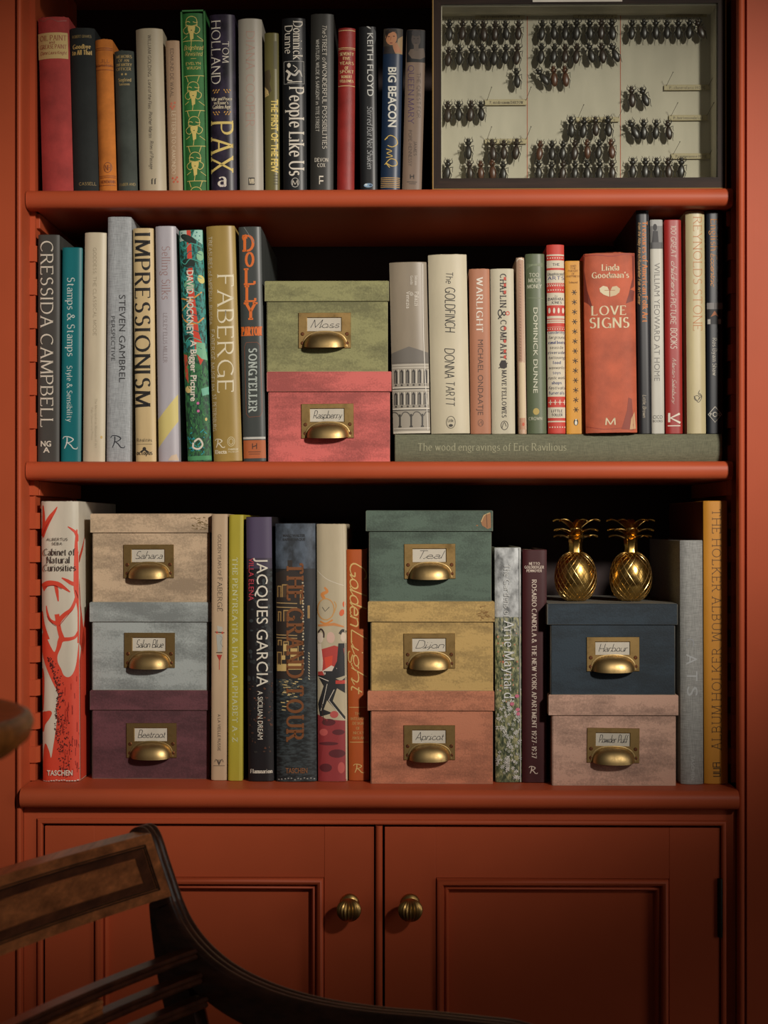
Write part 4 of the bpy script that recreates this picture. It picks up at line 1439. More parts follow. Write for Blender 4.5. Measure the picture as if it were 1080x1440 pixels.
a.lines([(941, 581), (941, 594)], 3.0, WHT).lines([(956, 582), (943, 588), (957, 595)], 3.0, WHT).lines([(939, 599), (957, 599)], 1.4, WHT)
book('red book with white hand lettered capitals running down', (934, 958.5, 309), (936.5, 960.5), a, (150, 36, 32), ZR, 0.003, 0.24, 'paper', 0.42, 0.003, 4, group=GR)
a = Art()
a.text('REYNOLDS STONE', (975, 306, 987.5, 465), 'lserif', (184, 122, 74))
a.curve([(984, 549), (982, 554), (986, 558), (982, 561)], 0.8, (60, 56, 50)).ring(980, 560, 3.6, 3.4, 0.8, (60, 56, 50)).curve([(976, 557), (982, 566), (987, 558), (983, 553)], 0.8, (60, 56, 50))
book('cream book with copper coloured thin capitals', (963.5, 992, 296), (967.5, 993), a, (190, 178, 138), ZR, 0.003, 0.24, 'paper', 0.4, 0.0045, 3, group=GR)
a = Art()
a.text('English', (999.5, 309, 1009, 352), 'serif', (190, 128, 62)).text('Eccentric', (999.5, 357, 1008, 402), 'script', (206, 140, 70))
a.rect(993, 426, 1017, 435, (120, 118, 116)).rect(993, 435, 1017, 456, (26, 27, 30)).poly([(999, 446), (1005, 437), (1011, 446), (1006, 443)], (150, 90, 50)).lines([(1005, 426), (1005, 438)], 0.8, (40, 36, 34)).rect(995, 449, 999, 456, (160, 158, 150)).rect(1010, 449, 1014, 456, (160, 158, 150))
a.text('Ros Byam Shaw', (1002, 476, 1008, 528), 'serif', (186, 182, 168))
a.lines([(1005.5, 572), (1015, 583), (1005.5, 594), (996, 583), (1005.5, 572)], 1.0, (186, 182, 170)).ring(1005.5, 583, 3, 3, 1.2, (186, 182, 170)).text('F', (998.3, 581, 1001, 585), 'bsans', (186, 182, 170), 'h').text('S', (1010, 581, 1012.7, 585), 'bsans', (186, 182, 170), 'h')
book('dark blue black book with orange title at the right end of the middle shelf', (993.5, 1016.5, 296), (994.5, 1017.5), a, (20, 26, 34), ZR, 0.003, 0.25, 'paper', 0.4, 0.002, 5, group=GR)

# the horizontal linen book underneath
pa, pb_ = P(555, 640, -0.004), P(1016, 640, -0.004)
Wd, Th, Dp = pb_.x - pa.x, ZR - S2 - 0.0004, 0.27
r = thing('book', 'large grey green linen book lying flat under the standing books', 'book', ((pa.x + pb_.x) / 2, -0.004, S2 + 0.0002))
bm = bmesh.new()
tb = 0.003


def spf(z):
    return 0.0045 * abs(2 * z / Th - 1) ** 2.6


sec_o = [(Dp, 0.0), (0.013, 0), (0.009, 0.0008)] + [(spf(Th * k / 14), Th * k / 14) for k in range(15)] + [(0.009, Th - 0.0008), (0.013, Th), (Dp, Th)]
sec_i = [(Dp, Th - tb), (0.009, Th - tb), (0.009, tb), (Dp, tb)]
rings = []
for i, x in enumerate((-Wd / 2, -Wd / 2 + 0.001, 0, Wd / 2 - 0.001, Wd / 2)):
    e = 0.0008 if i in (0, 4) else 0
    rings.append([(x, q[0] + e, q[1]) for q in sec_o] + [(x, q[0], q[1]) for q in sec_i])
loft(bm, rings)
mats = [mat((104, 104, 82), 0.8, 0, 'linen')]
a = Art()
GC = (150, 148, 118)
a.text('The wood engravings of Eric Ravilious', (588, 623.5, 796, 633.5), 'serif', GC, 'h')


def tl2(px, py):
    q = P(px, py, -0.004)
    return q.x - (pa.x + pb_.x) / 2, q.z - S2 - 0.0002


tmp_faces = len(bm.faces)
n0 = len(bm.verts)
a.lay(bm, tl2, mats, lambda x: 0.0, (-Wd / 2, Wd / 2), (0, Th))
bm.verts.ensure_lookup_table()
for v in bm.verts[n0:]:
    v.co.y += spf(v.co.z)
link('cover', bm, mats, r, 30)
bm = bmesh.new()
box(bm, -Wd / 2 + 0.003, Wd / 2 - 0.003, 0.0095, Dp - 0.003, tb + 0.0001, Th - tb - 0.0001)
link('page_block', bm, mat((206, 192, 160), 0.8, 0, 'paper'), r)
# ---- bottom row, left to right
GB = 'books standing on the cupboard top'
B3 = S3
CO, CD, CM = (206, 66, 42), (70, 24, 22), (170, 44, 32)
a = Art()
# coral branches, pixel outlines of the trunk and tapering boughs
a.blob([(59, 1099), (60, 1070), (63, 1046), (69, 1056), (72, 1066), (75, 1050), (78, 1030), (80.5, 1008), (79, 993), (81.5, 985), (81, 974), (75, 962), (67.5, 946), (62, 932), (58, 916), (57, 900),
        (60, 889), (66, 899), (72, 911), (76.5, 917), (79.5, 910), (81.5, 900), (85, 893), (88.5, 898), (86, 910), (81, 922), (81.5, 932), (86, 941), (90, 950), (97, 952.5), (103.5, 946), (107.5, 931), (110, 905), (112, 880), (112, 1000), (112, 1099)], CO)
a.blob([(59, 940), (61.5, 952), (61.5, 975), (60, 1000), (57, 985), (57, 950)], CO).blob([(58, 1004), (65, 1000.5), (71, 1000), (73, 1004), (69, 1012), (63, 1020), (60.5, 1030), (58, 1024)], CO)
a.curve([(88, 900), (84, 888), (82, 878), (80, 864)], [8, 6, 6, 7], CO).curve([(81, 868), (79, 876), (70, 872), (66, 862), (64.5, 852)], [6, 5, 4, 3, 1.2], CO)
a.curve([(80, 880), (84, 872), (92, 864), (100, 858), (105, 848), (107, 838)], [7, 7, 6, 5, 4, 1.5], CO).curve([(83, 905), (88, 900), (98, 899), (106, 896), (110, 887)], [7, 6, 5, 4, 1.4], CO)
a.curve([(57, 860), (60, 880), (66, 900)], [3, 5, 8], CO)
a.curve([(57, 828), (66, 821), (78, 821), (86, 824), (99, 833)], [11, 8, 7, 6, 1.5], CO).curve([(78, 822), (80, 832), (82, 846)], [5, 5, 1.5], CO)
a.curve([(56, 755), (62, 742), (70, 728), (76, 720), (80.5, 713)], [9, 8, 6.5, 4, 1], CO).curve([(60, 746), (60, 726), (59, 711)], [5, 4, 1.5], CO)
a.curve([(113, 905), (112, 860), (108, 828), (107.5, 790), (107.5, 765), (108.5, 745)], [9, 6, 8, 6, 4, 1.2], CO)
a.curve([(110, 822), (102, 821), (95, 817), (87, 813)], [7, 5.5, 4.5, 1.5], CO).curve([(111, 762), (107, 750), (102, 745), (96, 741)], [4, 4, 3, 1.2], CO).curve([(111.5, 778), (116, 768), (119, 756)], [4, 3.5, 1.4], CO)
rg = random.Random(5)
# stippled shading drawn on the coral
for j in range(330):
    t = rg.random()
    y = 925 + t * 170
    xm = 66 + 14 * min(1, t * 3) + 3 * math.sin(t * 9)
    x = xm + abs(rg.gauss(0, 1)) * (3 + 10 * t)
    if x < 116 and y < 1095:
        a.oval(x, y, rg.uniform(.4, .9), rg.uniform(.5, 1.3), CD, rg.uniform(-40, 40))
for j in range(60):
    y = rg.uniform(950, 1085)
    x = rg.uniform(88, 118)
    a.lines([(x, y), (x + rg.uniform(-1, 1), y + rg.uniform(5, 14))], 0.5, CM)
for pts in ([(57, 758), (66, 738), (74, 727)], [(63, 825), (76, 823), (88, 828)], [(67, 866), (74, 876), (80, 880)], [(84, 880), (94, 868), (103, 858)], [(107, 830), (113, 850), (117, 870)]):
    a.curve(pts, 0.8, CM)
KT = (58, 52, 46)
a.text('ALBERTUS', (65.5, 757, 96, 760.5), 'serif', KT, 'h').text('SEBA', (73, 763, 88, 766.5), 'serif', KT, 'h')
a.text('Cabinet of', (61, 772, 106, 781), 'serif', (44, 38, 34), 'h').text('Natural', (66, 783, 100, 792), 'serif', (44, 38, 34), 'h').text('Curiosities', (61, 794, 107, 803), 'serif', (44, 38, 34), 'h')
a.text('TASCHEN', (66.5, 1083, 102, 1090.5), 'bsans', (220, 208, 190), 'h')
for j in range(16):
    x = 62 + j * 3.6
    a.oval(x, 1099 - rg.random() * 2, 1.5, 0.8, (206, 190, 176))
r, c, tl, (W, H, f) = book('very thick ivory book with red coral branches climbing its spine', (55.5, 110.5, 705), (59.5, 111), a, (204, 196, 178), B3, -0.002, 0.29, 'paper', 0.35, 0.006, 5, worn=0.0008, group=GB)

# the coral runs on round the corner over the side of the book
bm = bmesh.new()
bm.from_mesh(c.data)
mi = [m.name for m in c.data.materials].index(mat(CO, 0.6).name)
for pts in ([(0, 930), (0.022, 905), (0.045, 870), (0.075, 850), (0.075, 1098), (0, 1098)], [(0, 905), (0.006, 870), (0, 828), (0, 812), (0.016, 850), (0.045, 905), (0.03, 925)], [(0, 782), (0.03, 768), (0.05, 752), (0.034, 774), (0, 792)]):
    tr = tessellate_polygon([[Vector((p[0], p[1] / 1000, 0)) for p in pts]])
    vs = [bm.verts.new((W / 2 + 0.00015 + 0.001 * 0, max(p[0], 0.012) if p[0] > 0.01 else f(W / 2) + 0.003 + p[0], tl(100, p[1])[1])) for p in pts]
    for t in tr:
        fc = bm.faces.new([vs[k] for k in t])
        fc.material_index = mi
bm.to_mesh(c.data)
bm.free()

a = Art()
a.text('GOLDEN YEARS OF', (306.5, 752, 311, 810), 'serif', (66, 56, 48)).text('FABERGÉ', (306, 813, 312.5, 860), 'serif', (48, 40, 36))
a.lines([(302, 889), (316, 890)], 1.2, (44, 40, 40)).oval(305, 889.5, 1.5, 1.5, (180, 60, 44)).oval(313, 890, 1.5, 1.5, (180, 60, 44))
a.poly([(305, 880), (313, 882), (313, 888), (306, 888)], (178, 172, 158)).poly([(304, 893), (313, 892), (312, 916), (306, 917)], (166, 166, 156)).lines([(304, 918), (313, 918)], 1.2, (40, 36, 36)).poly([(304.5, 921), (312.5, 921), (309, 930)], (170, 50, 36)).lines([(308.5, 928), (308.5, 942)], 1.0, (180, 70, 40))
a.curve([(309, 894), (313, 898), (310, 904), (314, 910)], 0.5, (120, 120, 116))
a.text('A LA VIEILLE RUSSIE', (306.5, 1005, 310, 1056), 'serif', (80, 68, 58))
for k in (-2, -1, 0, 1, 2):
    a.curve([(308, 1076), (308 + k * 2, 1070 - abs(k)), (308 + k * 3, 1068 + abs(k) * 2)], 0.7, (70, 60, 52))
a.lines([(300, 1077), (316, 1077)], 0.6, (70, 60, 52))
book('slim beige book with a small drawn ornament of red tassel halfway down', (297, 321, 723), (297, 319), a, (184, 158, 128), B3, 0.012, 0.24, 'paper', 0.5, 0.002, 5, group=GB)
a = Art()
a.text('THE PENTREATH & HALL ALPHABET A-Z', (327, 785, 334, 1043), 'bslab', (196, 196, 154))
a.lines([(338.5, 725), (337, 1098)], 1.6, (176, 164, 60))
book('chartreuse yellow book with pale typewriter capitals down its spine', (321.5, 343, 724), (320.5, 341), a, (170, 156, 52), B3, 0.008, 0.25, 'paper', 0.45, 0.0018, 6, group=GB)
a = Art()
a.rect(344, 727, 386, 800, (74, 62, 88)).rect(344, 785, 386, 800, (58, 48, 66))
rg = random.Random(8)
for j in range(70):
    x, y = rg.uniform(348, 384), rg.uniform(805, 960)
    a.oval(x, y, rg.uniform(1, 4), rg.uniform(1, 4), rg.choice([(38, 42, 44), (30, 32, 34), (48, 54, 56)]))
for j in range(90):
    x, y = rg.uniform(350, 384), rg.uniform(960, 1060)
    a.oval(x, y, rg.uniform(.6, 2), rg.uniform(.6, 1.6), rg.choice([(90, 48, 26), (64, 40, 28), (34, 30, 26)]))
a.text('JACQUES GARCIA', (361, 785, 378, 966), 'sans', WHT).text('VILLA ELENA', (349, 785, 357, 845), 'sans', (196, 66, 80)).text('A SICILIAN DREAM', (362.5, 972, 370, 1040), 'sans', WHT)
a.text('Flammarion', (353, 1082, 382, 1087.5), 'bserif', WHT, 'h')
book('black and purple book with tall thin white capitals', (344.5, 383, 727), (349.5, 384.5), a, (32, 29, 31), B3, 0.004, 0.27, 'paper', 0.3, 0.004, 4, group=GB)

# night canal book
a = Art()
a.rect(384, 736, 446, 812, (56, 64, 74), 'cloud').rect(384, 800, 446, 952, (26, 25, 26)).rect(384, 950, 446, 1100, (38, 45, 47), 'water')
a.poly([(386, 806), (404, 800), (404, 788), (411, 788), (411, 800), (428, 812), (428, 955), (387, 955)], (42, 33, 27))
a.poly([(428, 820), (446, 816), (446, 952), (428, 952)], (28, 29, 32))
LT = (168, 134, 80)
for (x, y, w_, h_) in ((389, 824, 6, 16), (396, 822, 8, 18), (390, 860, 5, 14), (398, 858, 8, 16), (390, 900, 6, 8), (398, 902, 8, 20), (389, 917, 7, 18), (408, 908, 12, 26), (433, 852, 3, 18), (422, 830, 4, 20)):
    a.rect(x, y, x + w_, y + h_, LT).rect(x + 1.2, y + 1.5, x + w_ - 1.2, y + h_, (70, 52, 34))
for (x, y, w_, h_) in ((389, 934, 14, 10), (404, 930, 20, 12), (409, 912, 9, 12), (398, 906, 6, 10), (396, 922, 5, 6)):
    a.rect(x, y, x + w_, y + h_, (196, 166, 104))
for j in range(30):
    a.oval(426 + (j % 2) * 0.8, 820 + j * 4.2, 1.3, 1.3, (190, 176, 146))
for y in (848, 854, 893, 897):
    a.lines([(388, y), (418, y + 1)], 1.2, (170, 140, 92))
rg = random.Random(11)
for j in range(60):
    x, y = rg.gauss(403, 8), 955 + abs(rg.gauss(0, 22))
    if 389 < x < 443:
        a.lines([(x, y), (x + rg.uniform(2, 6), y + .4)], rg.uniform(.6, 1.6), rg.choice([(206, 180, 120), (130, 116, 84), (90, 88, 76)]))
for j in range(10):
    a.lines([(434, 918 + j * 4), (435.5, 920 + j * 4)], 1.2, (190, 180, 150))
BZ = (122, 74, 40)
a.text('MARC WALTER', (397.5, 751.5, 430, 755), 'bsans', (40, 42, 46), 'h').text('SABINE ARQUÉ', (397, 757, 430, 760.5), 'bsans', (40, 42, 46), 'h')
a.text('THE GRAND TOUR', (404, 794, 426, 1040), 'bslab', BZ, 'down', 0.45).text('TASCHEN', (402, 1080, 432, 1087.5), 'bsans', (128, 84, 50), 'h')
for j in range(12):
    a.oval(392 + j * 4.4 + rg.random(), 1097 - rg.random() * 3, 1.2, 0.8, (150, 150, 144))
book('thick dark photographic book of a lit canal at night with bronze capitals', (385.5, 444.5, 736), (389.5, 444.5), a, (40, 44, 48), B3, 0.002, 0.29, 'paper', 0.32, 0.005, 5, worn=0.0008, group=GB)

# illustrated book, no title
a = Art()
a.curve([(444, 801), (460, 815), (484, 824)], 0.8, (214, 204, 184))
a.ring(458, 857, 12, 15, 1.6, (196, 144, 84)).lines([(453, 854), (457, 860), (463, 854)], 0.9, (70, 70, 66)).curve([(456, 842), (453, 836), (460, 832), (456, 826)], [4, 5, 4, 2], (206, 132, 66)).curve([(470, 862), (473, 852), (470, 846)], 1.4, (196, 150, 90))
a.lines([(447, 880), (470, 878), (484, 882)], [3, 4, 2], (200, 132, 76)).curve([(450, 874), (458, 877), (468, 872)], 2.4, (206, 130, 60)).oval(481, 862, 3.4, 5, (206, 92, 46), 20).oval(484, 850, 2, 4, (206, 92, 46))
a.poly([(446, 915), (470, 908), (484, 912), (486, 940), (470, 950), (447, 950)], (176, 62, 54)).poly([(456, 925), (468, 922), (466, 945), (458, 940)], (206, 70, 46)).oval(465, 897, 6, 8, (206, 170, 152))
a.oval(450, 897, 4.5, 7.5, (214, 196, 176)).curve([(447, 890), (451, 885), (455, 890), (455, 897)], 2.2, (58, 40, 36)).oval(483, 896, 4, 7, (206, 184, 164)).curve([(478, 892), (482, 887), (487, 890)], 4, (54, 48, 44))
a.poly([(446, 906), (451, 905), (454, 930), (453, 944), (447, 945)], (216, 200, 180)).poly([(453, 944), (466, 936), (474, 940), (470, 948), (456, 950)], (214, 196, 178))
a.poly([(476, 905), (487, 905), (487, 950), (470, 955), (456, 950), (455, 944), (467, 944), (474, 930)], (36, 34, 36)).poly([(446, 950), (462, 950), (480, 958), (487, 952), (487, 976), (474, 968), (468, 986), (487, 1010), (485, 1012), (460, 985), (455, 998), (468, 1003), (450, 1008), (447, 990), (455, 965)], (34, 33, 34))
a.lines([(460, 962), (455, 985), (451, 1000)], 0.8, (206, 196, 180)).lines([(470, 970), (462, 985), (484, 1012)], 0.9, (212, 200, 184)).lines([(447, 952), (462, 958)], 0.9, (220, 206, 190)).rect(472, 957, 487, 962, (186, 60, 48))
a.poly([(446, 1005), (460, 1012), (487, 1014), (487, 1100), (446, 1100)], (146, 50, 52))
for (x, y, rx, ry) in ((462, 1016, 10, 5), (474, 1060, 12, 6), (458, 1080, 9, 6), (476, 1030, 9, 4), (462, 1046, 14, 2.5)):
    a.oval(x, y, rx, ry, (92, 30, 36))
for (x, y, rx, ry) in ((470, 1005, 6, 5), (455, 1030, 6, 5), (480, 1080, 5, 8)):
    a.oval(x, y, rx, ry, (186, 84, 78))
a.lines([(451, 985), (456, 1020)], 0.9, (60, 40, 30)).lines([(484, 738), (487, 1096)], 1.0, (206, 192, 166))
book('cream book with a watercolour of two seated figures over crimson', (444.5, 487, 737), (447, 488.5), a, (184, 170, 142), B3, 0.004, 0.27, 'paper', 0.45, 0.004, 4, worn=0.0008, group=GB)
a = Art()
SG = (214, 180, 112)
a.text('Golden', (492, 790, 516, 878), 'script', SG).text('Light', (494, 886, 516, 971), 'script', SG)
a.lines([(491, 995), (516, 995)], 0.8, SG).lines([(492, 1044), (518, 1044)], 0.8, SG)
for s, y, x0, x1 in (('THE', 1002, 499, 508), ('INTERIOR', 1009, 493, 514), ('DESIGN', 1015.5, 496, 511), ('OF', 1022.5, 501, 506), ('NICKY', 1029, 497, 512), ('HASLAM', 1036, 496, 513)):
    a.text(s, (x0, y, x1, y + 3.8), 'bserif', (190, 140, 84), 'h')
fancyR(a, 497, 1075, 513, 1087, SG, 0.9)
book('burnt orange book with flowing gold script title', (486.5, 516.5, 773), (490.5, 519.5), a, (176, 84, 36), B3, 0.012, 0.25, 'paper', 0.5, 0.003, 4, group=GB)
a = Art()
a.rect(690, 770, 735, 880, (150, 152, 152), 'cloud').rect(690, 868, 735, 900, (122, 124, 112), 'meadow').rect(690, 895, 735, 1103, (98, 104, 72), 'meadow')
rg = random.Random(21)
for j in range(60):
    a.lines([(699, 800), (699.1, 800)], 0.01, (0, 0, 0)) if 0 else None
    x, y = rg.uniform(699, 732), rg.uniform(885, 1000)
    a.oval(x, y, rg.uniform(.6, 1.6), rg.uniform(.6, 1.6), rg.choice([(186, 180, 170), (178, 108, 78), (150, 146, 140), (196, 140, 110), (90, 96, 70)]))
for j in range(95):
    x, y = rg.uniform(699, 732), rg.uniform(985, 1095)
    r_ = rg.uniform(1.6, 3.4)
    cc = rg.choice([(206, 204, 196), (190, 190, 184), (206, 204, 196), (160, 164, 150)])
    for k in range(3):
        t = k * PI / 3 + rg.random()
        a.lines([(x - r_ * math.cos(t), y - r_ * math.sin(t)), (x + r_ * math.cos(t), y + r_ * math.sin(t))], 1.0, cc)
    a.oval(x, y, .6, .6, (90, 84, 40))
for x, y in ((727, 979), (728, 998), (720, 990), (729, 1004)):
    a.oval(x, y, 3, 2.6, (196, 104, 126))
a.text('The Gardens of', (709, 794, 717, 868), 'serif', (206, 206, 202)).text('Arne Maynard', (709, 874, 723, 981), 'serif', (214, 214, 210)).text('MERRELL', (712, 1063, 717, 1083), 'bsans', (206, 204, 196))
a.lines([(731.5, 770), (731.5, 1101)], 1.2, (170, 172, 168))
book('book with a misty wildflower meadow photograph and white title down its spine', (694.5, 733.5, 770), (697.5, 733.5), a, (128, 130, 118), B3, 0.002, 0.26, 'paper', 0.4, 0.003, 5, group=GB)
a = Art()
for s, y, x0, x1 in (('NETTO', 791, 744, 759), ('GOLDBERGER', 796, 737.5, 765), ('PENNOYER', 801, 740.5, 762)):
    a.text(s, (x0, y, x1, y + 3.6), 'bserif', (206, 188, 172), 'h')
a.text('ROSARIO CANDELA & THE NEW YORK APARTMENT 1927-1937', (748, 816, 754.5, 1066), 'bserif', (206, 188, 172))
fancyR(a, 744, 1078, 756, 1088, (206, 188, 172), 0.9)
book('maroon book with fine pale capitals down its spine, left of the navy box', (734.5, 769.5, 773), (734.5, 768.5), a, (64, 24, 27), B3, 0.0, 0.26, 'paper', 0.45, 0.0025, 5, group=GB)
a = Art()
a.text('C', (965, 898, 977, 909), 'sans', (150, 152, 154)).text('A', (965, 920, 981, 935), 'sans', (176, 178, 178)).text('T', (966, 944, 982, 958), 'sans', (176, 178, 178)).text('S', (966, 966, 982, 979), 'sans', (176, 178, 178))
a.text('TASCHEN', (972, 1063, 977, 1097), 'sans', (178, 180, 178))
book('pale grey linen book with faint silver capitals, left of the mustard one', (957, 988.5, 760), (957.5, 990.5), a, (150, 150, 146), B3, -0.012, 0.29, 'linen', 0.7, 0.005, 3, group=GB)
a = Art()
HT = (104, 70, 24)
a.text('THE HOLKER ALBUM', (1001.5, 717, 1014, 901), 'slab', HT).text('ALBUM HOLKER', (1001.5, 912, 1014, 1054), 'slab', HT, 'up')
a.text('MAD', (1002, 1073, 1012, 1092), 'bmono', (34, 26, 16), 'down') if 0 else None
for i, pts in enumerate(([(1012.5, 1073), (1003, 1073), (1003, 1079), (1012.5, 1079)], [(1003, 1081), (1012.5, 1081), (1012.5, 1086), (1003, 1086)], [(1012.5, 1088), (1003, 1088)], [(1012.5, 1088), (1012.5, 1092), (1003, 1092)])):
    a.lines(pts, 1.3, (34, 26, 16))
a.lines([(1007.5, 1073), (1007.5, 1079)], 1.0, (34, 26, 16))
a.curve([(992, 1103), (1010, 1104), (1020, 1100)], 0.8, (226, 170, 80))
r, c, tl, (W, H, f) = book('tall mustard yellow book with brown slab capitals at the right end', (988.5, 1024, 704.5), (991.5, 1023.5), a, (208, 142, 48), B3, -0.008, 0.30, 'paper', 0.5, 0.0035, 4, group=GB)
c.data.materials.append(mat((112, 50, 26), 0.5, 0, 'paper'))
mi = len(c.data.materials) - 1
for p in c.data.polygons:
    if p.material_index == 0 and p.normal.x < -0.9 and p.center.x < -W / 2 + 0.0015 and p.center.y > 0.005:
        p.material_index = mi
# ------------------------------------------------------------------ storage boxes
brass = mat((158, 130, 84), 0.48, 1.0, 'brass', key='brass_box')
brass2 = mat((184, 156, 106), 0.42, 1.0, 'brass', key='brass_cup')
screw_m = mat((150, 96, 62), 0.40, 1.0, 'brass', key='screw')
card_m = mat((196, 188, 172), 0.7, 0, 'paper')
INKC = (40, 36, 38)


def storage_box(label, lid_px, body_px, col, plate_px, word, base, Y, group, style='pen', extra=None, dep=0.26):
    """lid (x0, x1, y0, y1), body (x0, x1, y1), plate (x0, y0, x1, y1) as seen in the image."""
    lx0, lx1, ly0, ly1 = lid_px
    bx0, bx1 = body_px
    s = (Y - CY) / F / math.cos(YAW)
    yl = Y - 0.0028
    sl = (yl - CY) / F / math.cos(YAW)
    pc = P((bx0 + bx1) / 2, 740, Y)
    lc = P((lx0 + lx1) / 2, 740, yl)
    Wb, Wl = (bx1 - bx0) * s, (lx1 - lx0) * sl
    top = P((lx0 + lx1) / 2, ly0, yl).z - base
    lip = P((lx0 + lx1) / 2, ly1, yl).z - base
    root = thing('storage_box', label, 'box', (pc.x, Y, base + 0.0002), group)
    m = mat(col, 0.72, 0, 'box')
    bm = bmesh.new()
    t = 0.0022
    z1 = top - 0.0035
    # open-topped tray with board thickness
    x = Wb / 2
    o = [(-x, 0), (x, 0), (x, dep), (-x, dep)]
    i_ = [(-x + t, t), (x - t, t), (x - t, dep - t), (-x + t, dep - t)]
    loft(bm, [[(p[0], p[1], 0) for p in o], [(p[0], p[1], z1) for p in o], [(p[0], p[1], z1) for p in i_], [(p[0], p[1], t) for p in i_]])
    es = [e for e in bm.edges if abs(e.verts[0].co.x - e.verts[1].co.x) < 1e-6 and abs(e.verts[0].co.y - e.verts[1].co.y) < 1e-6 and abs(abs(e.verts[0].co.x) - x) < 1e-6]
    bmesh.ops.bevel(bm, geom=es, offset=0.0012, segments=2, affect='EDGES')
    link('body', bm, m, root, 30)
    dx = lc.x - pc.x
    bm = bmesh.new()
    y0 = -0.0028
    xl = Wl / 2
    rr = random.Random(label)
    o = [(dx - xl, y0), (dx + xl, y0), (dx + xl, dep + 0.0028), (dx - xl, dep + 0.0028)]
    g = 0.0012
    o2 = [(p[0] + (g if p[0] < dx else -g), p[1] + (g if p[1] < 0.1 else -g)) for p in o]
    i_ = [(dx - xl + 0.0018, y0 + 0.0018), (dx + xl - 0.0018, y0 + 0.0018), (dx + xl - 0.0018, dep + 0.001), (dx - xl + 0.0018, dep + 0.001)]
    loft(bm, [[(p[0], p[1], top - 0.0024) for p in i_], [(p[0], p[1], lip) for p in i_], [(p[0], p[1], lip) for p in o], [(p[0], p[1], top - g) for p in o], [(p[0], p[1], top) for p in o2]])
    lid = link('lid', bm, m, root, 30)
    if extra:
        a = Art()
        extra(a)
        bm = bmesh.new()
        bm.from_mesh(lid.data)
        ms = [m]
        a.lay(bm, lambda px, py: (P(px, py, yl).x - pc.x, P(px, py, yl).z - base - 0.0002), ms, lambda q: y0, (dx - xl, dx + xl), (lip, top))
        bm.to_mesh(lid.data)
        bm.free()
        for q in ms[1:]:
            lid.data.materials.append(q)
    # label holder with cup pull
    px0, py0, px1, py1 = plate_px
    q0, q1 = P(px0, py1, Y), P(px1, py0, Y)
    cx, cz = (q0.x + q1.x) / 2 - pc.x, (q0.z + q1.z) / 2 - base
    w_, h_ = (q1.x - q0.x), (q1.z - q0.z)
    th = 0.0018
    bm = bmesh.new()
    O = [(-w_ / 2, -h_ / 2), (w_ / 2, -h_ / 2), (w_ / 2, h_ / 2), (-w_ / 2, h_ / 2)]
    wx0, wx1, wz0, wz1 = -w_ * 0.335, w_ * 0.315, h_ * -0.02, h_ * 0.355
    I = [(wx0, wz0), (wx1, wz0), (wx1, wz1), (wx0, wz1)]
    I2 = [(wx0 - 0.0008, wz0 - 0.0008), (wx1 + 0.0008, wz0 - 0.0008), (wx1 + 0.0008, wz1 + 0.0008), (wx0 - 0.0008, wz1 + 0.0008)]
    loft(bm, [[(p[0], 0.0001, p[1]) for p in O], [(p[0], -th + 0.0004, p[1]) for p in O], [(p[0] * 0.992, -th, p[1] * 0.988) for p in O],
              [(p[0], -th, p[1]) for p in I2], [(p[0], -th + 0.0005, p[1]) for p in I], [(p[0], 0.0001, p[1]) for p in I]], caps=False)
    bmesh.ops.recalc_face_normals(bm, faces=bm.faces[:])
    ro = rr.uniform(-0.012, 0.012)
    pl = link('label_holder', bm, brass, root, 30, (cx, -0.0001, cz))
    pl.rotation_euler = (0, ro, 0)
    # card
    bm = bmesh.new()
    box(bm, wx0 - 0.002, wx1 + 0.002, -0.0007, -0.0002, wz0 - 0.002, wz1 + 0.002)
    ms = [card_m]
    a = Art()
    ux0, ux1, uz0, uz1 = wx0 + (wx1 - wx0) * 0.10, wx1 - (wx1 - wx0) * 0.08, wz0 + (wz1 - wz0) * 0.26, wz0 + (wz1 - wz0) * 0.86
    a.text(word, (ux0 * 1000, -uz1 * 1000, ux1 * 1000, -uz0 * 1000), style, INKC, 'h')
    a.lay(bm, lambda px, py: (px / 1000, -py / 1000), ms, lambda q: -0.0007, (wx0, wx1), (wz0, wz1), None, 0.0001)
    link('name_card', bm, ms, pl)['label'] = 'white card with a handwritten colour name'
    # cup pull
    bm = bmesh.new()
    aa, hh, dd = w_ * 0.40, h_ * 0.40, 0.0185
    zb = -h_ * 0.46
    NA, NB = 26, 12

    def sp(v, e):
        return math.copysign(abs(v) ** e, v)
    R = []
    for i in range(NA + 1):
        al = PI * i / NA
        row = []
        for j in range(NB + 1):
            be = PI / 2 * j / NB
            sx = sp(math.cos(al), 0.8)
            sn = abs(math.sin(al)) ** 0.8
            row.append((aa * sx, -th - dd * sn * math.sin(be) ** 0.9, zb + hh * sn * math.cos(be) ** 0.9 - 0.0030 * math.sin(be) ** 3 * sn))
        R.append([bm.verts.new(v) for v in row])
    for r0, r1 in zip(R, R[1:]):
        for j in range(NB):
            try:
                bm.faces.new((r0[j], r0[j + 1], r1[j + 1], r1[j]))
            except ValueError:
                pass
    bmesh.ops.remove_doubles(bm, verts=bm.verts[:], dist=1e-6)
    bmesh.ops.recalc_face_normals(bm, faces=bm.faces[:])
    bmesh.ops.solidify(bm, geom=bm.faces[:], thickness=0.0012)
    # flange against the plate
    fl = []
    for k in range(21):
        al = PI * k / 20
        fl.append((sp(math.cos(al), 0.8), abs(math.sin(al)) ** 0.8))
    ra = [[((aa + e) * q[0], yv, zb + (hh + e) * q[1]) for q in fl] for e, yv in ((0.0026, -th + 0.0003), (0.0024, -th - 0.0006), (0.0002, -th - 0.0012), (-0.0005, -th - 0.0006))]
    loft(bm, ra, False, False)
    link('cup_pull', bm, brass2, pl, 60)
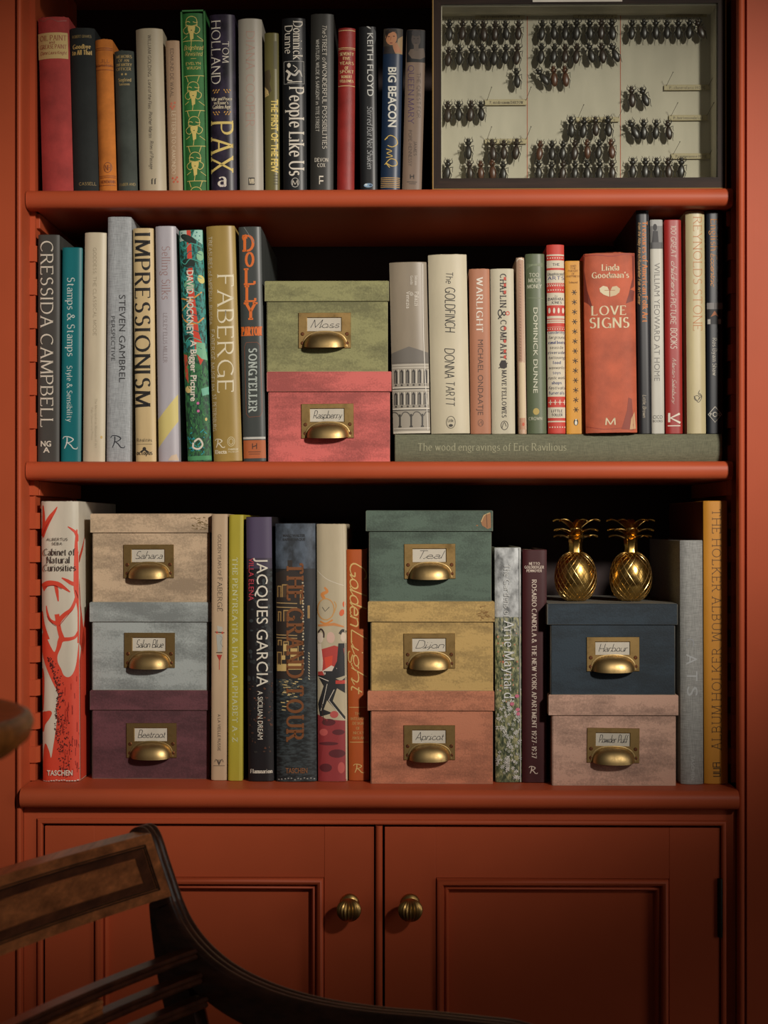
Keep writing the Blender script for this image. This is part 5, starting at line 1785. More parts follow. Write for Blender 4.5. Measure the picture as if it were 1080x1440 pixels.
    for sx in (-1, 1):
        for zz in (-0.10, -0.36):
            bm = bmesh.new()
            sc = (sx * w_ * 0.425, zz * h_ + 0.0)
            lathe(bm, [(0.0026, -0.0004), (0.0026, 0.0003), (0.0018, 0.0009)], (sc[0], -th, sc[1]), 12, 0, 'y')
            box(bm, sc[0] - 0.0017, sc[0] + 0.0017, -th - 0.00105, -th - 0.0008, sc[1] - 0.0003, sc[1] + 0.0003, 1)
            o = link('screw', bm, [screw_m, mat((40, 28, 20), 0.6)], pl)
    return root, base + top + 0.0002


def stain(x0, y0, col):
    def fn(a):
        rg = random.Random(x0)
        for j in range(24):
            x, y = x0 + rg.gauss(0, 7), y0 + rg.gauss(0, 4)
            a.curve([(x, y), (x + rg.uniform(-4, 4), y + rg.uniform(-2, 2)), (x + rg.uniform(-7, 7), y + rg.uniform(-3, 3))], rg.uniform(.4, .9), col)
    return fn


def torn(a):
    a.poly([(680, 724), (690, 721), (690.5, 742), (686, 744), (678, 739), (676, 733)], (150, 104, 66))
    a.curve([(677, 734), (681, 725), (689, 721)], 0.9, (196, 172, 120)).curve([(684, 723), (685, 742)], 1.0, (90, 60, 40)).oval(671, 739, 1.5, 1, (140, 100, 60))


GBX = 'painted storage boxes with brass label holders'
_, zt = storage_box('raspberry pink storage box on the middle shelf, under the olive one', (375, 550.5, 522.5, 550.5), (377, 548.5), (190, 94, 88), (424, 568, 497.5, 616.5), 'Raspberry', S2, 0.003, GBX)
storage_box('olive green storage box on the middle shelf, on top of the pink one', (372, 547, 395, 423.5), (375, 545.5), (130, 128, 86), (420, 440, 493.5, 490), 'Moss', zt, 0.004, GBX)
_, zt = storage_box('dark beetroot purple storage box at the foot of the left stack', (126, 297, 971, 998.5), (129, 295), (92, 52, 58), (178, 1017, 248.5, 1065.5), 'Beetroot', S3, 0.028, GBX)
_, zt = storage_box('pale blue grey storage box in the middle of the left stack', (125.5, 297.5, 847, 874.5), (129, 293.5), (146, 152, 150), (175, 890, 246, 939), 'Salon Blue', zt, 0.028, GBX)
storage_box('sandy beige storage box on top of the left stack', (126.5, 298, 722.5, 749), (129.5, 295), (180, 156, 128), (174, 766, 244.5, 813), 'Sahara', zt, 0.028, GBX,
            extra=stain(282, 736, (120, 98, 58)))
_, zt = storage_box('apricot orange storage box at the foot of the middle stack', (517, 695, 972, 999.5), (521.5, 693), (174, 110, 82), (568, 1020, 640, 1068.5), 'Apricot', S3, -0.010, GBX)
_, zt = storage_box('mustard yellow storage box in the middle of the middle stack', (517.5, 695.5, 846, 874.5), (521.5, 693.5), (172, 142, 86), (568, 891, 640, 940), 'Dijon', zt, -0.010, GBX,
                    extra=stain(684, 866, (134, 98, 48)))
storage_box('teal green streaked storage box on top of the middle stack', (514.5, 693, 718, 747), (519, 691), (76, 92, 80), (568.5, 765, 640.5, 814), 'Teal', zt, -0.010, GBX, extra=torn)
_, zt = storage_box('powder pink storage box at the foot of the right stack', (772, 953.5, 977.5, 1006), (777, 950), (182, 145, 126), (825.5, 1024, 899, 1072.5), 'Powder Puff', S3, -0.022, GBX)
_, ZPINE = storage_box('navy blue storage box carrying two brass pineapples', (770, 952.5, 849, 878.5), (775, 949), (34, 47, 57), (825, 896, 899, 944), 'Harbour', zt, -0.022, GBX)

# ------------------------------------------------------------------ brass pineapples
gold = mat((220, 178, 100), 0.20, 1.0, 'brass', key='pine_gold')
gold_l = mat((226, 196, 130), 0.30, 1.0, 'plain', key='pine_line')


def pineapple(px, ly, label, seed):
    c = P(px, 740, 0.05)
    root = thing('brass_pineapple', label, 'ornament', (c.x, 0.05, ZPINE + 0.0002), 'brass pineapples')
    Hb, Rb = 0.0705, 0.0305

    def prof(t):
        # t 0..1 bottom to top
        a = -PI / 2 + PI * (0.06 + 0.90 * t)
        r = Rb * abs(math.cos(a)) ** 0.72 * (1.03 - 0.10 * t)
        return r, Hb * (math.sin(a) - math.sin(-PI / 2 + PI * 0.06)) / (math.sin(-PI / 2 + PI * 0.96) - math.sin(-PI / 2 + PI * 0.06))
    bm = bmesh.new()
    lathe(bm, [prof(k / 28) for k in range(29)], (0, 0, 0), 48)
    body = link('body', bm, gold, root, 60)
    bm = bmesh.new()
    for sgn in (1, -1):
        for k in range(20):
            pts = []
            for i in range(33):
                t = i / 32
                r, h = prof(t)
                a = 2 * PI * k / 20 + sgn * t * 2.2 + 0.15 * seed
                pts.append(((r + 0.0001) * math.cos(a), (r + 0.0001) * math.sin(a), h))
            tube(bm, pts, 0.00034, 5)
    link('lattice', bm, gold_l, body, 60)['label'] = 'fine raised diamond lattice lines'
    bm = bmesh.new()
    lathe(bm, [(0.0105, Hb - 0.002), (0.0088, Hb + 0.004), (0.0086, Hb + 0.012), (0.0100, Hb + 0.019), (0.0120, Hb + 0.023), (0.006, Hb + 0.026)], (0, 0, 0), 20,
          rib=lambda a: 0.10 * math.cos(6 * a))
    link('crown_stem', bm, gold, root, 60)
    rr = random.Random(seed)
    for wh, (z0, n, ln, up) in enumerate(((Hb + 0.015, 6, 0.027, 0.0085), (Hb + 0.022, 6, 0.029, 0.0105), (Hb + 0.031, 5, 0.031, 0.0150))):
        for k in range(n):
            a = 2 * PI * (k + 0.5 * (wh % 2) + 0.08 * seed) / n + rr.uniform(-.1, .1)
            bm = bmesh.new()
            rings = []
            for i in range(9):
                t = i / 8
                d = 0.005 + ln * t
                z = z0 + up * math.sin(t * 1.9) * 1.05 - 0.003 * t * t
                hw = 0.0058 * (math.sin(PI * min(1, 0.25 + 0.75 * t)) ** 0.8) * (1 - t ** 3) + 0.0004
                th = 0.0011
                ca, sa = math.cos(a), math.sin(a)
                ring = []
                for (u, v) in ((-hw, 0.0012), (0, 0), (hw, 0.0012), (hw, 0.0012 + th), (0, th), (-hw, 0.0012 + th)):
                    ring.append((d * ca - u * sa, d * sa + u * ca, z + v))
                rings.append(ring)
            loft(bm, rings)
            link('leaf', bm, gold, root, 60)
    bm = bmesh.new()
    lathe(bm, [(0.006, Hb + 0.022), (0.0085, Hb + 0.030), (0.0082, Hb + 0.036), (0.005, Hb + 0.042), (0.001, Hb + 0.0435)], (0, 0, 0), 16)
    link('crown_bud', bm, gold, root, 60)


pineapple(809.5, 848, 'brass pineapple ornament on the navy box, nearer the maroon book', 1)
pineapple(887, 848, 'brass pineapple ornament on the navy box, nearer the grey linen book', 2)

# ------------------------------------------------------------------ insect display case
YC = -0.012
case = thing('insect_case', 'glazed wooden entomology case of pinned beetles standing on the top shelf', 'display case', (0, 0, 0))
cx0, cx1 = P(608.5, 200, YC).x, P(1021, 200, YC).x
cz0, cz1 = S1 + 0.0003, P(815, -6, YC).z
fw = [P(620.5, 0, YC).x - cx0, cx1 - P(1009.5, 0, YC).x, P(815, 250, YC).z - cz0, cz1 - P(815, 5, YC).z]
ix0, ix1, iz0, iz1 = cx0 + fw[0], cx1 - fw[1], cz0 + fw[2], cz1 - fw[3]
DC = 0.060
fwood = mat((44, 30, 22), 0.6, 0, 'wood', key='case_wood', scale=1, spec=0.2)
fwood2 = mat((44, 30, 22), 0.6, 0, 'wood', key='case_wood_v', scale=-1, spec=0.2)
liner = mat((190, 183, 163), 0.85, 0, 'paper')
for nm, ring, m in (('b', [(cx0, cz0), (cx1, cz0), (ix1, iz0), (ix0, iz0)], fwood), ('t', [(ix0, iz1), (ix1, iz1), (cx1, cz1), (cx0, cz1)], fwood),
                    ('l', [(cx0, cz0), (ix0, iz0), (ix0, iz1), (cx0, cz1)], fwood2), ('r', [(ix1, iz0), (cx1, cz0), (cx1, cz1), (ix1, iz1)], fwood2)):
    bm = bmesh.new()
    ex(bm, ring, YC, YC + DC, 'y')
    link('frame_rail', bm, m, case)
bm = bmesh.new()
rect_sweep(bm, cx0 - 0.0006, cx1 + 0.0006, cz0 + 0.0001, cz1, [(0, -0.002), (0, 0.0008), (0.0008, 0.0012), (0.0016, 0.0008), (0.0018, -0.001)], YC)
link('edge_line', bm, mat((150, 118, 62), 0.5), case)['label'] = 'thin yellowish edge line'
yb_ = YC + 0.050
bm = bmesh.new()
box(bm, ix0, ix1, yb_, yb_ + 0.003, iz0, iz1)
e = 0.0012
box(bm, ix0, ix0 + e, YC + 0.006, yb_, iz0, iz1)
box(bm, ix1 - e, ix1, YC + 0.006, yb_, iz0, iz1)
box(bm, ix0 + e, ix1 - e, YC + 0.006, yb_, iz1 - e, iz1)
box(bm, ix0 + e, ix1 - e, YC + 0.006, yb_, iz0, iz0 + e)
for pxl in (741.5, 872.5):
    x = P(pxl, 130, yb_).x
    box(bm, x - 0.0005, x + 0.0005, yb_ - 0.0003, yb_, iz0 + e, iz1 - e, 1)
link('lining', bm, [liner, mat((176, 96, 68), 0.7)], case)['label'] = 'pale paper lining ruled with two red lines'
gm = bpy.data.materials.new('case_glass')
nt, b = nodes_of(gm)
nt.nodes.remove(b)
tr = nt.nodes.new('ShaderNodeBsdfTransparent')
tr.inputs[0].default_value = (0.97, 0.98, 0.97, 1)
gl = nt.nodes.new('ShaderNodeBsdfGlossy')
gl.inputs['Roughness'].default_value = 0.02
fr = nt.nodes.new('ShaderNodeFresnel')
fr.inputs[0].default_value = 1.45
mxs = nt.nodes.new('ShaderNodeMixShader')
nt.links.new(fr.outputs[0], mxs.inputs[0])
nt.links.new(tr.outputs[0], mxs.inputs[1])
nt.links.new(gl.outputs[0], mxs.inputs[2])
nt.links.new(mxs.outputs[0], nt.nodes['Material Output'].inputs['Surface'])
bm = bmesh.new()
box(bm, ix0 + 0.0001, ix1 - 0.0001, YC + 0.003, YC + 0.005, iz0 + 0.0001, iz1 - 0.0001)
link('glass', bm, gm, case)
bm = bmesh.new()
q0, q1 = P(749, 3, YC - 0.001), P(875, -8, YC - 0.001)
box(bm, q0.x, q1.x, YC - 0.0014, YC - 0.0009, q0.z, min(q1.z, cz1 - 0.0005))
link('paper_tag', bm, mat((206, 200, 186), 0.7, 0, 'paper'), case)['label'] = 'white paper strip on the top rail'

# typed specimen labels
YL = yb_ - 0.004
strip = mat((184, 172, 138), 0.8, 0, 'paper')
pin_m = mat((40, 38, 36), 0.35, 0.8)
TL = [((668, 19.5, 738, 26.5), 'ssp. browniroteles DARTOW', 'typed strip label with two pins above the first group of beetles'),
      ((806, 19, 868, 25.5), 'P. punctulata', 'typed strip label with two pins above the middle column of beetles'),
      ((936, 17.5, 994, 24), 'P. cyanescens SCHM', 'typed strip label with two pins above the row of seven beetles at the top right'),
      ((682, 139.5, 741, 148), 'P. viridissimum DARTOW', 'typed strip label beside the row of four beetles in the left column'),
      ((682, 195, 741, 202.5), 'P. alpina', 'typed strip label above the spaced beetles low in the left column'),
      ((810, 164.5, 871, 171.5), 'P. rubripes', 'typed strip label above the row of four beetles in the middle column'),
      ((934, 119, 998, 127), 'P. chevrolatii HOPE', 'typed strip label with two pins right of the isolated pair of beetles'),
      ((941, 161.5, 995, 169.5), 'P. hortensoulx Luf.', 'typed strip label right of the row of four in the right column'),
      ((944, 215.5, 999, 223.5), 'P. gryneinense HOSE', 'typed strip label with two pins above the bottom row in the right column')]
for (x0, y0, x1, y1), s, lb in TL:
    c0, c1 = P(x0, y1, YL), P(x1, y0, YL)
    cx, cz = (c0.x + c1.x) / 2, (c0.z + c1.z) / 2
    bm = bmesh.new()
    hw, hh = (c1.x - c0.x) / 2, (c1.z - c0.z) / 2
    box(bm, -hw, hw, 0, 0.0004, -hh, hh)
    ms = [strip]
    a = Art()
    a.text(s, (-hw * 760, -hh * 350, hw * 800, hh * 480), 'bslab', (84, 74, 58), 'h')
    for sg in (-1, 1):
        for j in range(22):
            xx = (-hw + 2 * hw * (j + .2) / 22) * 1000
            a.lines([(xx, sg * hh * 880), (xx + hw * 50, sg * hh * 880)], 0.5, (140, 124, 88))
    a.lay(bm, lambda px, py: (px / 1000, -py / 1000), ms, lambda q: 0.0, (-hw, hw), (-hh, hh), None, 0.0001)
    o = tag(link('specimen_label', bm, ms, None, None, (cx, YL, cz)), lb, 'label', 'typed labels in the insect case')
    for sx in (-1, 1):
        bm = bmesh.new()
        xp = sx * hw * 0.93
        tip = Vector((xp, 0.0040, hh * 0.2))
        d = Vector((0.0060, -0.030, 0.0135))
        tube(bm, [tip, tip + d], 0.0003, 6)
        r_ = tip + d
        lathe(bm, [(0.0002, -0.0006), (0.0008, -0.0003), (0.0008, 0.0003), (0.0002, 0.0006)], tuple(r_), 8)
        link('pin', bm, pin_m, o)

# beetles
chit = [mat((44, 40, 34), 0.36, 0, 'plain', spec=0.6), mat((54, 42, 33), 0.36, 0, 'plain', spec=0.6), mat((84, 52, 34), 0.36, 0, 'plain', spec=0.6)]
leg_m = mat((26, 23, 22), 0.4)


def beetle_mesh(var):
    bm = bmesh.new()
    rg = random.Random(var * 13 + 1)

    def ell(cx, cz, rx, ry, rz, n=14, m=9, taper=0.0, groove=0.0):
        rings = []
        for i in range(m + 1):
            t = PI * (0.04 + 0.92 * i / m)
            z = math.cos(t)
            ring = []
            for k in range(n):
                a = 2 * PI * k / n
                r = math.sin(t) * (1 + taper * z)
                gx = math.cos(a)
                yv = -max(math.sin(a), -0.35) * r
                if groove and math.sin(a) > 0.95:
                    yv *= (1 - groove)
                ring.append((cx + rx * r * gx, ry * yv, cz + rz * z))
            rings.append(ring)
        loft(bm, rings, True, True)
    ell(0, -0.165, 0.158, 0.13, 0.335, 16, 12, -0.02, 0.16)
    ell(0, 0.235, 0.140, 0.10, 0.115, 12, 7, 0.10)
    ell(0, 0.375, 0.092, 0.08, 0.075, 10, 6, 0.1)
    n0 = len(bm.faces)
    tube(bm, [(-.03, -.02, .41), (-.05, -.02, .455), (-.02, -.02, .49)], [.018, .016, .006], 5)
    tube(bm, [(.03, -.02, .41), (.05, -.02, .455), (.02, -.02, .49)], [.018, .016, .006], 5)
    for s in (-1, 1):
        j = rg.uniform(-.02, .02)
        tube(bm, [(s * .07, -.02, .38), (s * (.13 + j), -.03, .44), (s * (.17 + j), -.03, .52)], [.012, .011, .008], 5)
        tube(bm, [(s * .09, .02, .25), (s * (.19 + j), -.02, .32), (s * (.175 + j), .02, .45)], [.024, .022, .012], 5)
        tube(bm, [(s * .12, .03, .10), (s * (.23 + j), -.02, .13), (s * (.21 + j), .04, .0), (s * (.235 + j), .05, -.10)], [.022, .02, .014, .009], 5)
        tube(bm, [(s * .12, .05, -.05), (s * (.20 + j), .02, -.22), (s * (.14 + j), .06, -.46), (s * (.15 + j), .07, -.56)], [.02, .02, .014, .009], 5)
    bm.faces.ensure_lookup_table()
    for f in bm.faces[n0:]:
        f.material_index = 1
    me = bpy.data.meshes.new('beetle')
    bm.to_mesh(me)
    bm.free()
    me.materials.append(chit[var % 3])
    me.materials.append(leg_m)
    for p in me.polygons:
        p.use_smooth = True
    return me


bmeshes = [beetle_mesh(v) for v in range(6)]
bm = bmesh.new()
tube(bm, [(0, 0.030, 0.10), (0, -0.030, 0.10)], 0.010, 6)
lathe(bm, [(0.02, -0.02), (0.026, 0.0), (0.02, 0.02)], (0, -0.030, 0.10), 8, 0, 'y')
pin_me = bpy.data.meshes.new('pin')
bm.to_mesh(pin_me)
bm.free()
pin_me.materials.append(pin_m)
ROWS = [
    ('top row, left column', [(631.8, 42), (650.2, 41.5), (666, 42), (680, 43), (696.2, 43), (711.3, 42), (729, 42)]),
    ('second row, left column', [(630.4, 79), (645.8, 76.5), (663, 77.5), (678.7, 75.5), (695, 76.5), (711, 75.5), (727, 75.5)]),
    ('short third row, left column', [(726.8, 109)]),
    ('row beside a typed strip, left column', [(629.5, 156.5), (645, 155.5), (661.8, 155.5), (676.7, 155.5)]),
    ('spaced second lowest row, left column', [(658.5, 209), (692.7, 210), (708.5, 210), (725.8, 209)]),
    ('bottom row, left column', [(629, 238.5), (660.5, 239), (676, 239), (692.5, 238), (707.5, 240)]),
    ('top row, middle column', [(762, 42), (778.7, 41.5), (795, 42), (810.7, 41), (829.5, 41), (845.5, 40.5), (861, 41)]),
    ('second row, middle column', [(761, 74.5), (779, 74.5), (794.7, 74.5), (810.8, 74.5), (830.5, 73.5, -14), (847, 74, -6), (864, 73.5, -24)]),
    ('short third row, middle column', [(762.5, 107.5, -36), (779, 106.5), (795, 106.5)]),
    ('row of four, middle column', [(803.3, 178), (820.7, 179), (837.6, 177), (855.5, 177)]),
    ('second lowest row, middle column', [(759, 211), (776.2, 211), (791.5, 211), (808.2, 210), (825.8, 209), (842, 209.5), (860, 208.5)]),
    ('bottom row, middle column', [(757.3, 239), (775.5, 240), (791.5, 239), (808.4, 239), (825.5, 239), (843, 238.5), (861, 238.5)]),
    ('top row, right column', [(888.5, 41), (905.7, 40.5), (922.3, 40.5), (937.9, 40.5), (953.8, 40.5), (969.4, 40), (984, 40, -20)]),
    ('isolated pair, right column', [(888.5, 135.5), (906, 135.5, -20)]),
    ('row of four, right column', [(891, 182, -26), (905.2, 181.5), (922.5, 181.5), (940, 182, -8)]),
    ('bottom row, right column', [(889.7, 236), (907.5, 236), (923.7, 236), (940, 236), (958, 236)]),
]
ORD = ['first', 'second', 'third', 'fourth', 'fifth', 'sixth', 'seventh']
YBT = yb_ - 0.0155
rg = random.Random(17)
nb_ = 0
for rname, pts in ROWS:
    for i, q in enumerate(pts):
        px, py = q[0], q[1]
        rot = q[2] if len(q) > 2 else rg.uniform(-5, 5)
        p = P(px, py, YBT)
        red = rname == 'bottom row, left column' and i in (2, 3) or rname.startswith('second lowest') and i in (0, 4, 6) or rname == 'short third row, middle column' and i > 0
        v = rg.choice((2, 5)) if red else rg.choice((0, 0, 3, 3, 1, 4))
        o = bpy.data.objects.new('beetle', bmeshes[v])
        COL.objects.link(o)
        o.location = p
        sc = 0.0312 * rg.uniform(0.94, 1.05)
        o.scale = (sc, sc, sc)
        o.rotation_euler = (rg.uniform(-.05, .05), math.radians(rot), 0)
        if len(pts) == 1:
            lb = 'dark pinned beetle alone in the ' + rname
        else:
            lb = '%s pinned beetle, %s from left in the %s' % ('reddish brown' if red else 'blackish', ORD[i], rname)
        tag(o, lb, 'beetle', 'pinned beetles in the case')
        pn = bpy.data.objects.new('pin', pin_me)
        COL.objects.link(pn)
        pn.parent = o
        pn.scale = (1, 16.4, 1)
        nb_ += 1

# ------------------------------------------------------------------ armchair in front
wd_l = mat((196, 122, 72), 0.30, 0, 'wood', key='chair_wood', scale=2)
wd_d = mat((78, 45, 30), 0.28, 0, 'wood', key='chair_wood_dark')
ebony = mat((30, 19, 14), 0.35, 0, 'wood', key='border_wood')
ORG = P(212, 1172, -0.65)
DIR = Vector((-0.385, -0.923, 0)).normalized()      # along the rail, towards the viewer
FWD = Vector((0.923, -0.385, 0)).normalized()       # the way the chair faces
ch = thing('armchair', 'dark antique wooden armchair with a panelled top rail, in front of the cupboard', 'chair', (ORG.x, ORG.y, 0))
BASE = Vector((ORG.x, ORG.y, 0))


def CW(l, s, z):
    """chair coordinates: l along the rail, s forwards, z height -> local to the chair's empty"""
    v = DIR * l + FWD * s
    return Vector((v.x, v.y, z))


def side_plane(px, py, l):
    """(s, z) of an image point on the plane at rail distance l"""
    fx, fy = -math.sin(YAW), math.cos(YAW)
    rx, ry = math.cos(YAW), math.sin(YAW)
    u, v = (px - 540.0) / F, (740.0 - py) / F
    d = Vector((fx + u * rx, fy + u * ry, v))
    o = Vector((CX, CY, Z0))
    p0 = BASE + DIR * l
    nrm = DIR
    t = (p0 - o).dot(nrm) / d.dot(nrm)
    w_ = o + d * t
    return (w_ - p0).dot(FWD), w_.z


RL = 0.50                                            # rail length
ZTOP = ORG.z
rake = 0.40
zt_, zb_ = ZTOP, ZTOP - 0.0585


def rail_pt(l, h, dpt):
    """h measured down the rail face, dpt towards the sitter"""
    bow = 0.018 * (1 - (2 * l / RL - 1) ** 2)
    return CW(l, rake * h - bow + dpt, zt_ - h)


def rail_strip(bm, h0, h1, d0, d1, l0, l1, n=18, mi=0):
    rings = []
    for k in range(n + 1):
        l = l0 + (l1 - l0) * k / n
        rings.append([rail_pt(l, h0, d0), rail_pt(l, h0, d1), rail_pt(l, h1, d1), rail_pt(l, h1, d0)])
    loft(bm, rings, True, True, mi)


bm = bmesh.new()
rail_strip(bm, 0, 0.0605, -0.020, 0.0, 0, RL)
rail = link('top_rail', bm, wd_l, ch, 30)
HB = ((0.0085, 0.0094), (0.0104, 0.0113))
bm = bmesh.new()
for h0, h1 in HB:
    rail_strip(bm, h0, h1, -0.001, 0.0010, 0.015, RL - 0.015)
    rail_strip(bm, 0.0605 - h1, 0.0605 - h0, -0.001, 0.0010, 0.015, RL - 0.015)
    for s_ in (0, 1):
        la_, lb_ = 0.0135 + (h0 - 0.0085) * 1.6, 0.0135 + (h1 - 0.0085) * 1.6
        if s_:
            la_, lb_ = RL - lb_, RL - la_
        rail_strip(bm, h0, 0.0605 - h0, -0.001, 0.0010, la_, lb_, 2)
link('panel_beading', bm, ebony, rail, 30)['label'] = 'black stringing lines'
bm = bmesh.new()
for (h0, h1) in ((0.0116, 0.0185), (0.0420, 0.0489)):
    rail_strip(bm, h0, h1, -0.001, 0.0005, 0.019, RL - 0.019)
for l0 in (0.019, RL - 0.034):
    rail_strip(bm, 0.0185, 0.0420, -0.001, 0.0005, l0, l0 + 0.015, 2)
link('panel_border', bm, mat((96, 56, 34), 0.3, 0, 'wood', key='border2', scale=2), rail, 30)['label'] = 'darker wood border'
bm = bmesh.new()
rail_strip(bm, 0.0195, 0.0410, -0.001, 0.0012, 0.0355, RL - 0.0355)
link('panel_field', bm, wd_l, rail, 30)


def sweep_side(bm, path, l, wdt, hgt, reed=3, mi=0):
    """Sweep a reeded bar along a path of (s, z) in a side plane; top (reeded) side lies along +normal."""
    n = len(path)
    rings = []
    hs = hgt if isinstance(hgt, (list, tuple)) else [hgt] * n
    for i, (s, z) in enumerate(path):
        a, b = path[max(i - 1, 0)], path[min(i + 1, n - 1)]
        t = Vector((b[0] - a[0], b[1] - a[1]))
        t.normalize()
        nn = Vector((-t.y, t.x))
        ring = []
        m = 6 * reed
        for k in range(m + 1):
            f = k / m
            e = 0.0018 * abs(math.sin(PI * f * reed)) - 0.0012
            edge = 0.003 * (abs(2 * f - 1) ** 8)
            q = Vector((s, z)) + nn * (e - edge)
            ring.append(CW(l - wdt / 2 + wdt * f, q.x, q.y))
        q = Vector((s, z)) - nn * hs[i]
        ring.append(CW(l + wdt / 2, q.x, q.y))
        ring.append(CW(l - wdt / 2, q.x, q.y))
        rings.append(ring)
    loft(bm, rings, True, True, mi)


def smooth(pts, n=6):
    out = []
    m = len(pts)
    for i in range(m - 1):
        p0, p1, p2, p3 = (Vector(pts[max(i - 1, 0)]), Vector(pts[i]), Vector(pts[i + 1]), Vector(pts[min(i + 2, m - 1)]))
        for k in range(n):
            t = k / n
            out.append(tuple(0.5 * ((2 * p1) + (p2 - p0) * t + (2 * p0 - 5 * p1 + 4 * p2 - p3) * t * t + (3 * p1 - p0 - 3 * p2 + p3) * t ** 3)))
    out.append(tuple(pts[-1]))
    return out


LF, LN = -0.0150, RL + 0.0150
WB = 0.027
LIMB = [(200, 1176), (199, 1166), (207, 1158.5), (219, 1158.5), (229, 1172), (240, 1205), (250, 1235), (259, 1262)]
ARM = [(259, 1262), (272, 1290), (292, 1318), (322, 1346), (360, 1369), (410, 1389), (470, 1404), (540, 1414), (610, 1420), (680, 1427), (730, 1433), (764, 1445), (778, 1462), (776, 1480), (764, 1492)]
limb = [side_plane(x, y, LF - WB / 2) for x, y in LIMB]
arm = [side_plane(x, y, LF - WB / 2) for x, y in ARM]
sb, zb2 = limb[-1]
back_leg = [(sb - 0.004, zb2 - 0.004), (sb + 0.009, zb2 - 0.06), (sb + 0.030, zb2 - 0.14), (sb + 0.045, zb2 - 0.24), (sb + 0.045, zb2 - 0.34), (sb + 0.01, 0.25), (sb - 0.06, 0.10), (sb - 0.12, 0.0)]
for l in (LF, LN):
    bm = bmesh.new()
    sweep_side(bm, smooth(limb), l, WB, [0.014] * 24 + [0.014 + 0.0006 * k for k in range(19)])
    bl = smooth(back_leg)
    rings = []
    for i, (s, z) in enumerate(bl):
        d0, d1 = -0.030, 0.004
        if i < 8:
            d0, d1 = -0.022 - 0.001 * i, -0.012 + 0.002 * i
        rings.append([CW(l - WB / 2 + 0.002, s + d0, z), CW(l - WB / 2 + 0.002, s + d1, z), CW(l - WB / 6, s + d1 + 0.003, z), CW(l, s + d1, z), CW(l + WB / 6, s + d1 + 0.003, z),
                      CW(l + WB / 2 - 0.002, s + d1, z), CW(l + WB / 2 - 0.002, s + d0, z)])
    loft(bm, rings)
    link('back_post', bm, wd_d, ch, 35)
    bm = bmesh.new()
    ap = smooth(arm)
    sweep_side(bm, ap, l, WB, [0.022 + 0.020 * math.sin(PI * min(1, k / (len(ap) * 0.75))) ** 1.0 for k in range(len(ap))])
    link('arm', bm, wd_d, ch, 35)
# three reeded cross bars and the tablet between them
zs_ = [side_plane(268, 1341, 0.0), side_plane(275, 1375, 0.0), side_plane(283, 1408, 0.0)]


def crossbar(bm, s, z, l0, l1, hgt, dep, reeds):
    rings = []
    for k in range(17):
        l = l0 + (l1 - l0) * k / 16
        bow = 0.018 * (1 - (2 * l / RL - 1) ** 2)
        ring = []
        m = reeds * 5
        for j in range(m + 1):
            f = j / m
            ring.append(CW(l, s - bow + dep / 2 + 0.0016 * abs(math.sin(PI * f * reeds)), z + hgt / 2 - hgt * f))
        ring += [CW(l, s - bow - dep / 2, z - hgt / 2), CW(l, s - bow - dep / 2, z + hgt / 2)]
        rings.append(ring)
    loft(bm, rings)


for s, z in zs_:
    bm = bmesh.new()
    crossbar(bm, s, z, 0.0, RL, 0.0105, 0.013, 2)
    link('cross_bar', bm, wd_d, ch, 35)
bm = bmesh.new()
l0_ = 0.150
crossbar(bm, zs_[0][0] + 0.006, (zs_[0][1] + zs_[1][1]) / 2 - 0.001, l0_, RL - l0_, 0.0145, 0.010, 3)
link('tablet', bm, wd_l, ch, 35)
# seat and front legs, below the picture
zse = 0.44
bm = bmesh.new()
for (l0, l1, s0, s1) in ((LF, LN, sb + 0.02, sb + 0.055), (LF, LN, sb + 0.44, sb + 0.475), (LF - 0.013, LF + 0.013, sb + 0.055, sb + 0.44), (LN - 0.013, LN + 0.013, sb + 0.055, sb + 0.44)):
    loft(bm, [[CW(l0, s0, zz), CW(l1, s0, zz), CW(l1, s1, zz), CW(l0, s1, zz)] for zz in (zse - 0.06, zse)])
link('seat_frame', bm, wd_d, ch)
bm = bmesh.new()
loft(bm, [[CW(LF + 0.016, sb + 0.057, zz), CW(LN - 0.016, sb + 0.057, zz), CW(LN - 0.016, sb + 0.437, zz), CW(LF + 0.016, sb + 0.437, zz)] for zz in (zse - 0.01, zse + 0.004)])
link('seat', bm, mat((150, 120, 76), 0.8, 0, 'linen'), ch)
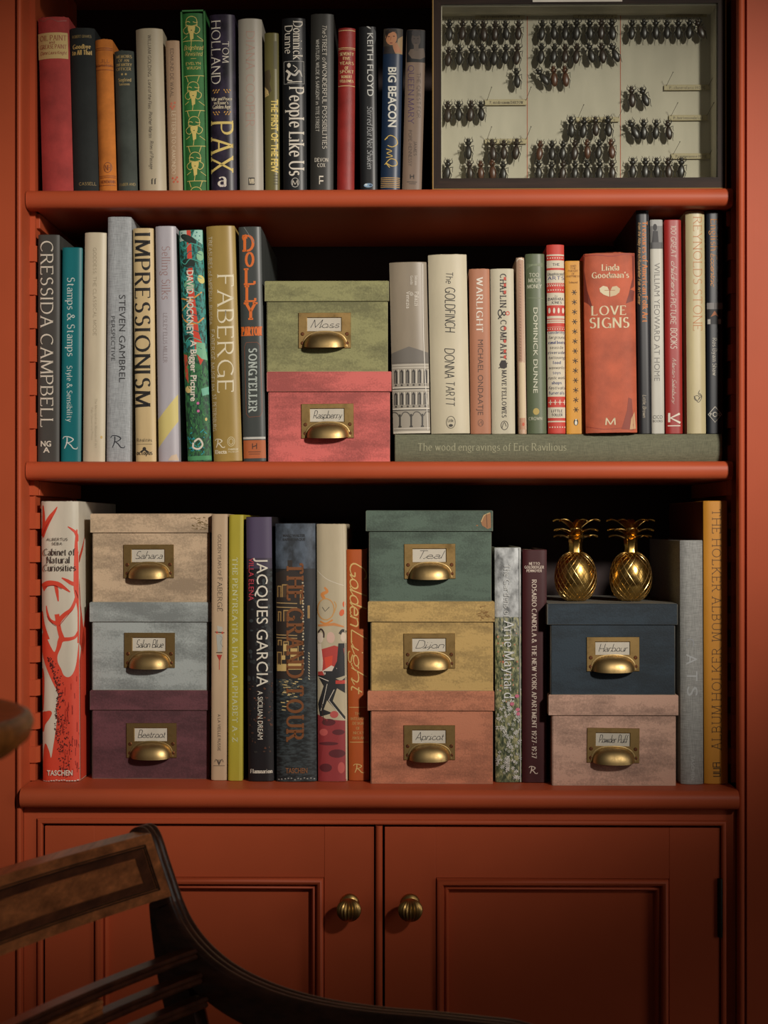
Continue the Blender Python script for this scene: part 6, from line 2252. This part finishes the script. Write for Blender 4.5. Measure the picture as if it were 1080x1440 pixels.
for l in (LF + 0.012, LN - 0.012):
    bm = bmesh.new()
    pts = [CW(l, sb + 0.455, zse - 0.06), CW(l, sb + 0.47, 0.25), CW(l, sb + 0.50, 0.10), CW(l, sb + 0.53, 0.002)]
    tube(bm, pts, [0.020, 0.018, 0.015, 0.013], 10)
    link('front_leg', bm, wd_d, ch, 40)
    bm = bmesh.new()
    e_ = arm[-4]
    pts = [CW(l, e_[0] - 0.03, e_[1] - 0.03), CW(l, e_[0] - 0.015, e_[1] - 0.10), CW(l, sb + 0.43, zse + 0.08), CW(l, sb + 0.455, zse - 0.02)]
    tube(bm, pts, [0.012, 0.013, 0.014, 0.018], 10)
    link('arm_support', bm, wd_d, ch, 40)

# ------------------------------------------------------------------ stand at the left edge, close to the viewer
st_d = 1.02
top_y = CY + st_d
e_ = P(38, 1020, top_y)
RT = 0.17
sx_, sz_ = e_.x - RT, P(38, 1008, top_y).z
stand = thing('plant_stand', 'round topped brown wooden stand, blurred at the left edge of the picture', 'stand', (sx_, top_y, 0))
stw = mat((196, 124, 58), 0.35, 0, 'wood', key='stand_wood')
bm = bmesh.new()
lathe(bm, [(0.05, sz_ - 0.034), (RT - 0.035, sz_ - 0.031), (RT - 0.014, sz_ - 0.026), (RT - 0.003, sz_ - 0.017), (RT, sz_ - 0.007), (RT - 0.002, sz_ - 0.002), (RT - 0.006, sz_), (RT - 0.012, sz_ - 0.002)], (0, 0, 0), 64)
link('top', bm, stw, stand, 50)
bm = bmesh.new()
lathe(bm, [(0.045, sz_ - 0.030), (0.022, sz_ - 0.07), (0.02, 0.75), (0.032, 0.62), (0.03, 0.5), (0.02, 0.42), (0.036, 0.3), (0.036, 0.22), (0.02, 0.2)], (0, 0, 0), 24)
link('column', bm, stw, stand, 50)
for k in range(3):
    a = 2 * PI * k / 3 + 0.5
    bm = bmesh.new()
    tube(bm, [(0.02 * math.cos(a), 0.02 * math.sin(a), 0.27), (0.09 * math.cos(a), 0.09 * math.sin(a), 0.22), (0.17 * math.cos(a), 0.17 * math.sin(a), 0.08), (0.22 * math.cos(a), 0.22 * math.sin(a), 0.012)],
         [0.018, 0.017, 0.014, 0.012], 10)
    link('leg', bm, stw, stand, 50)
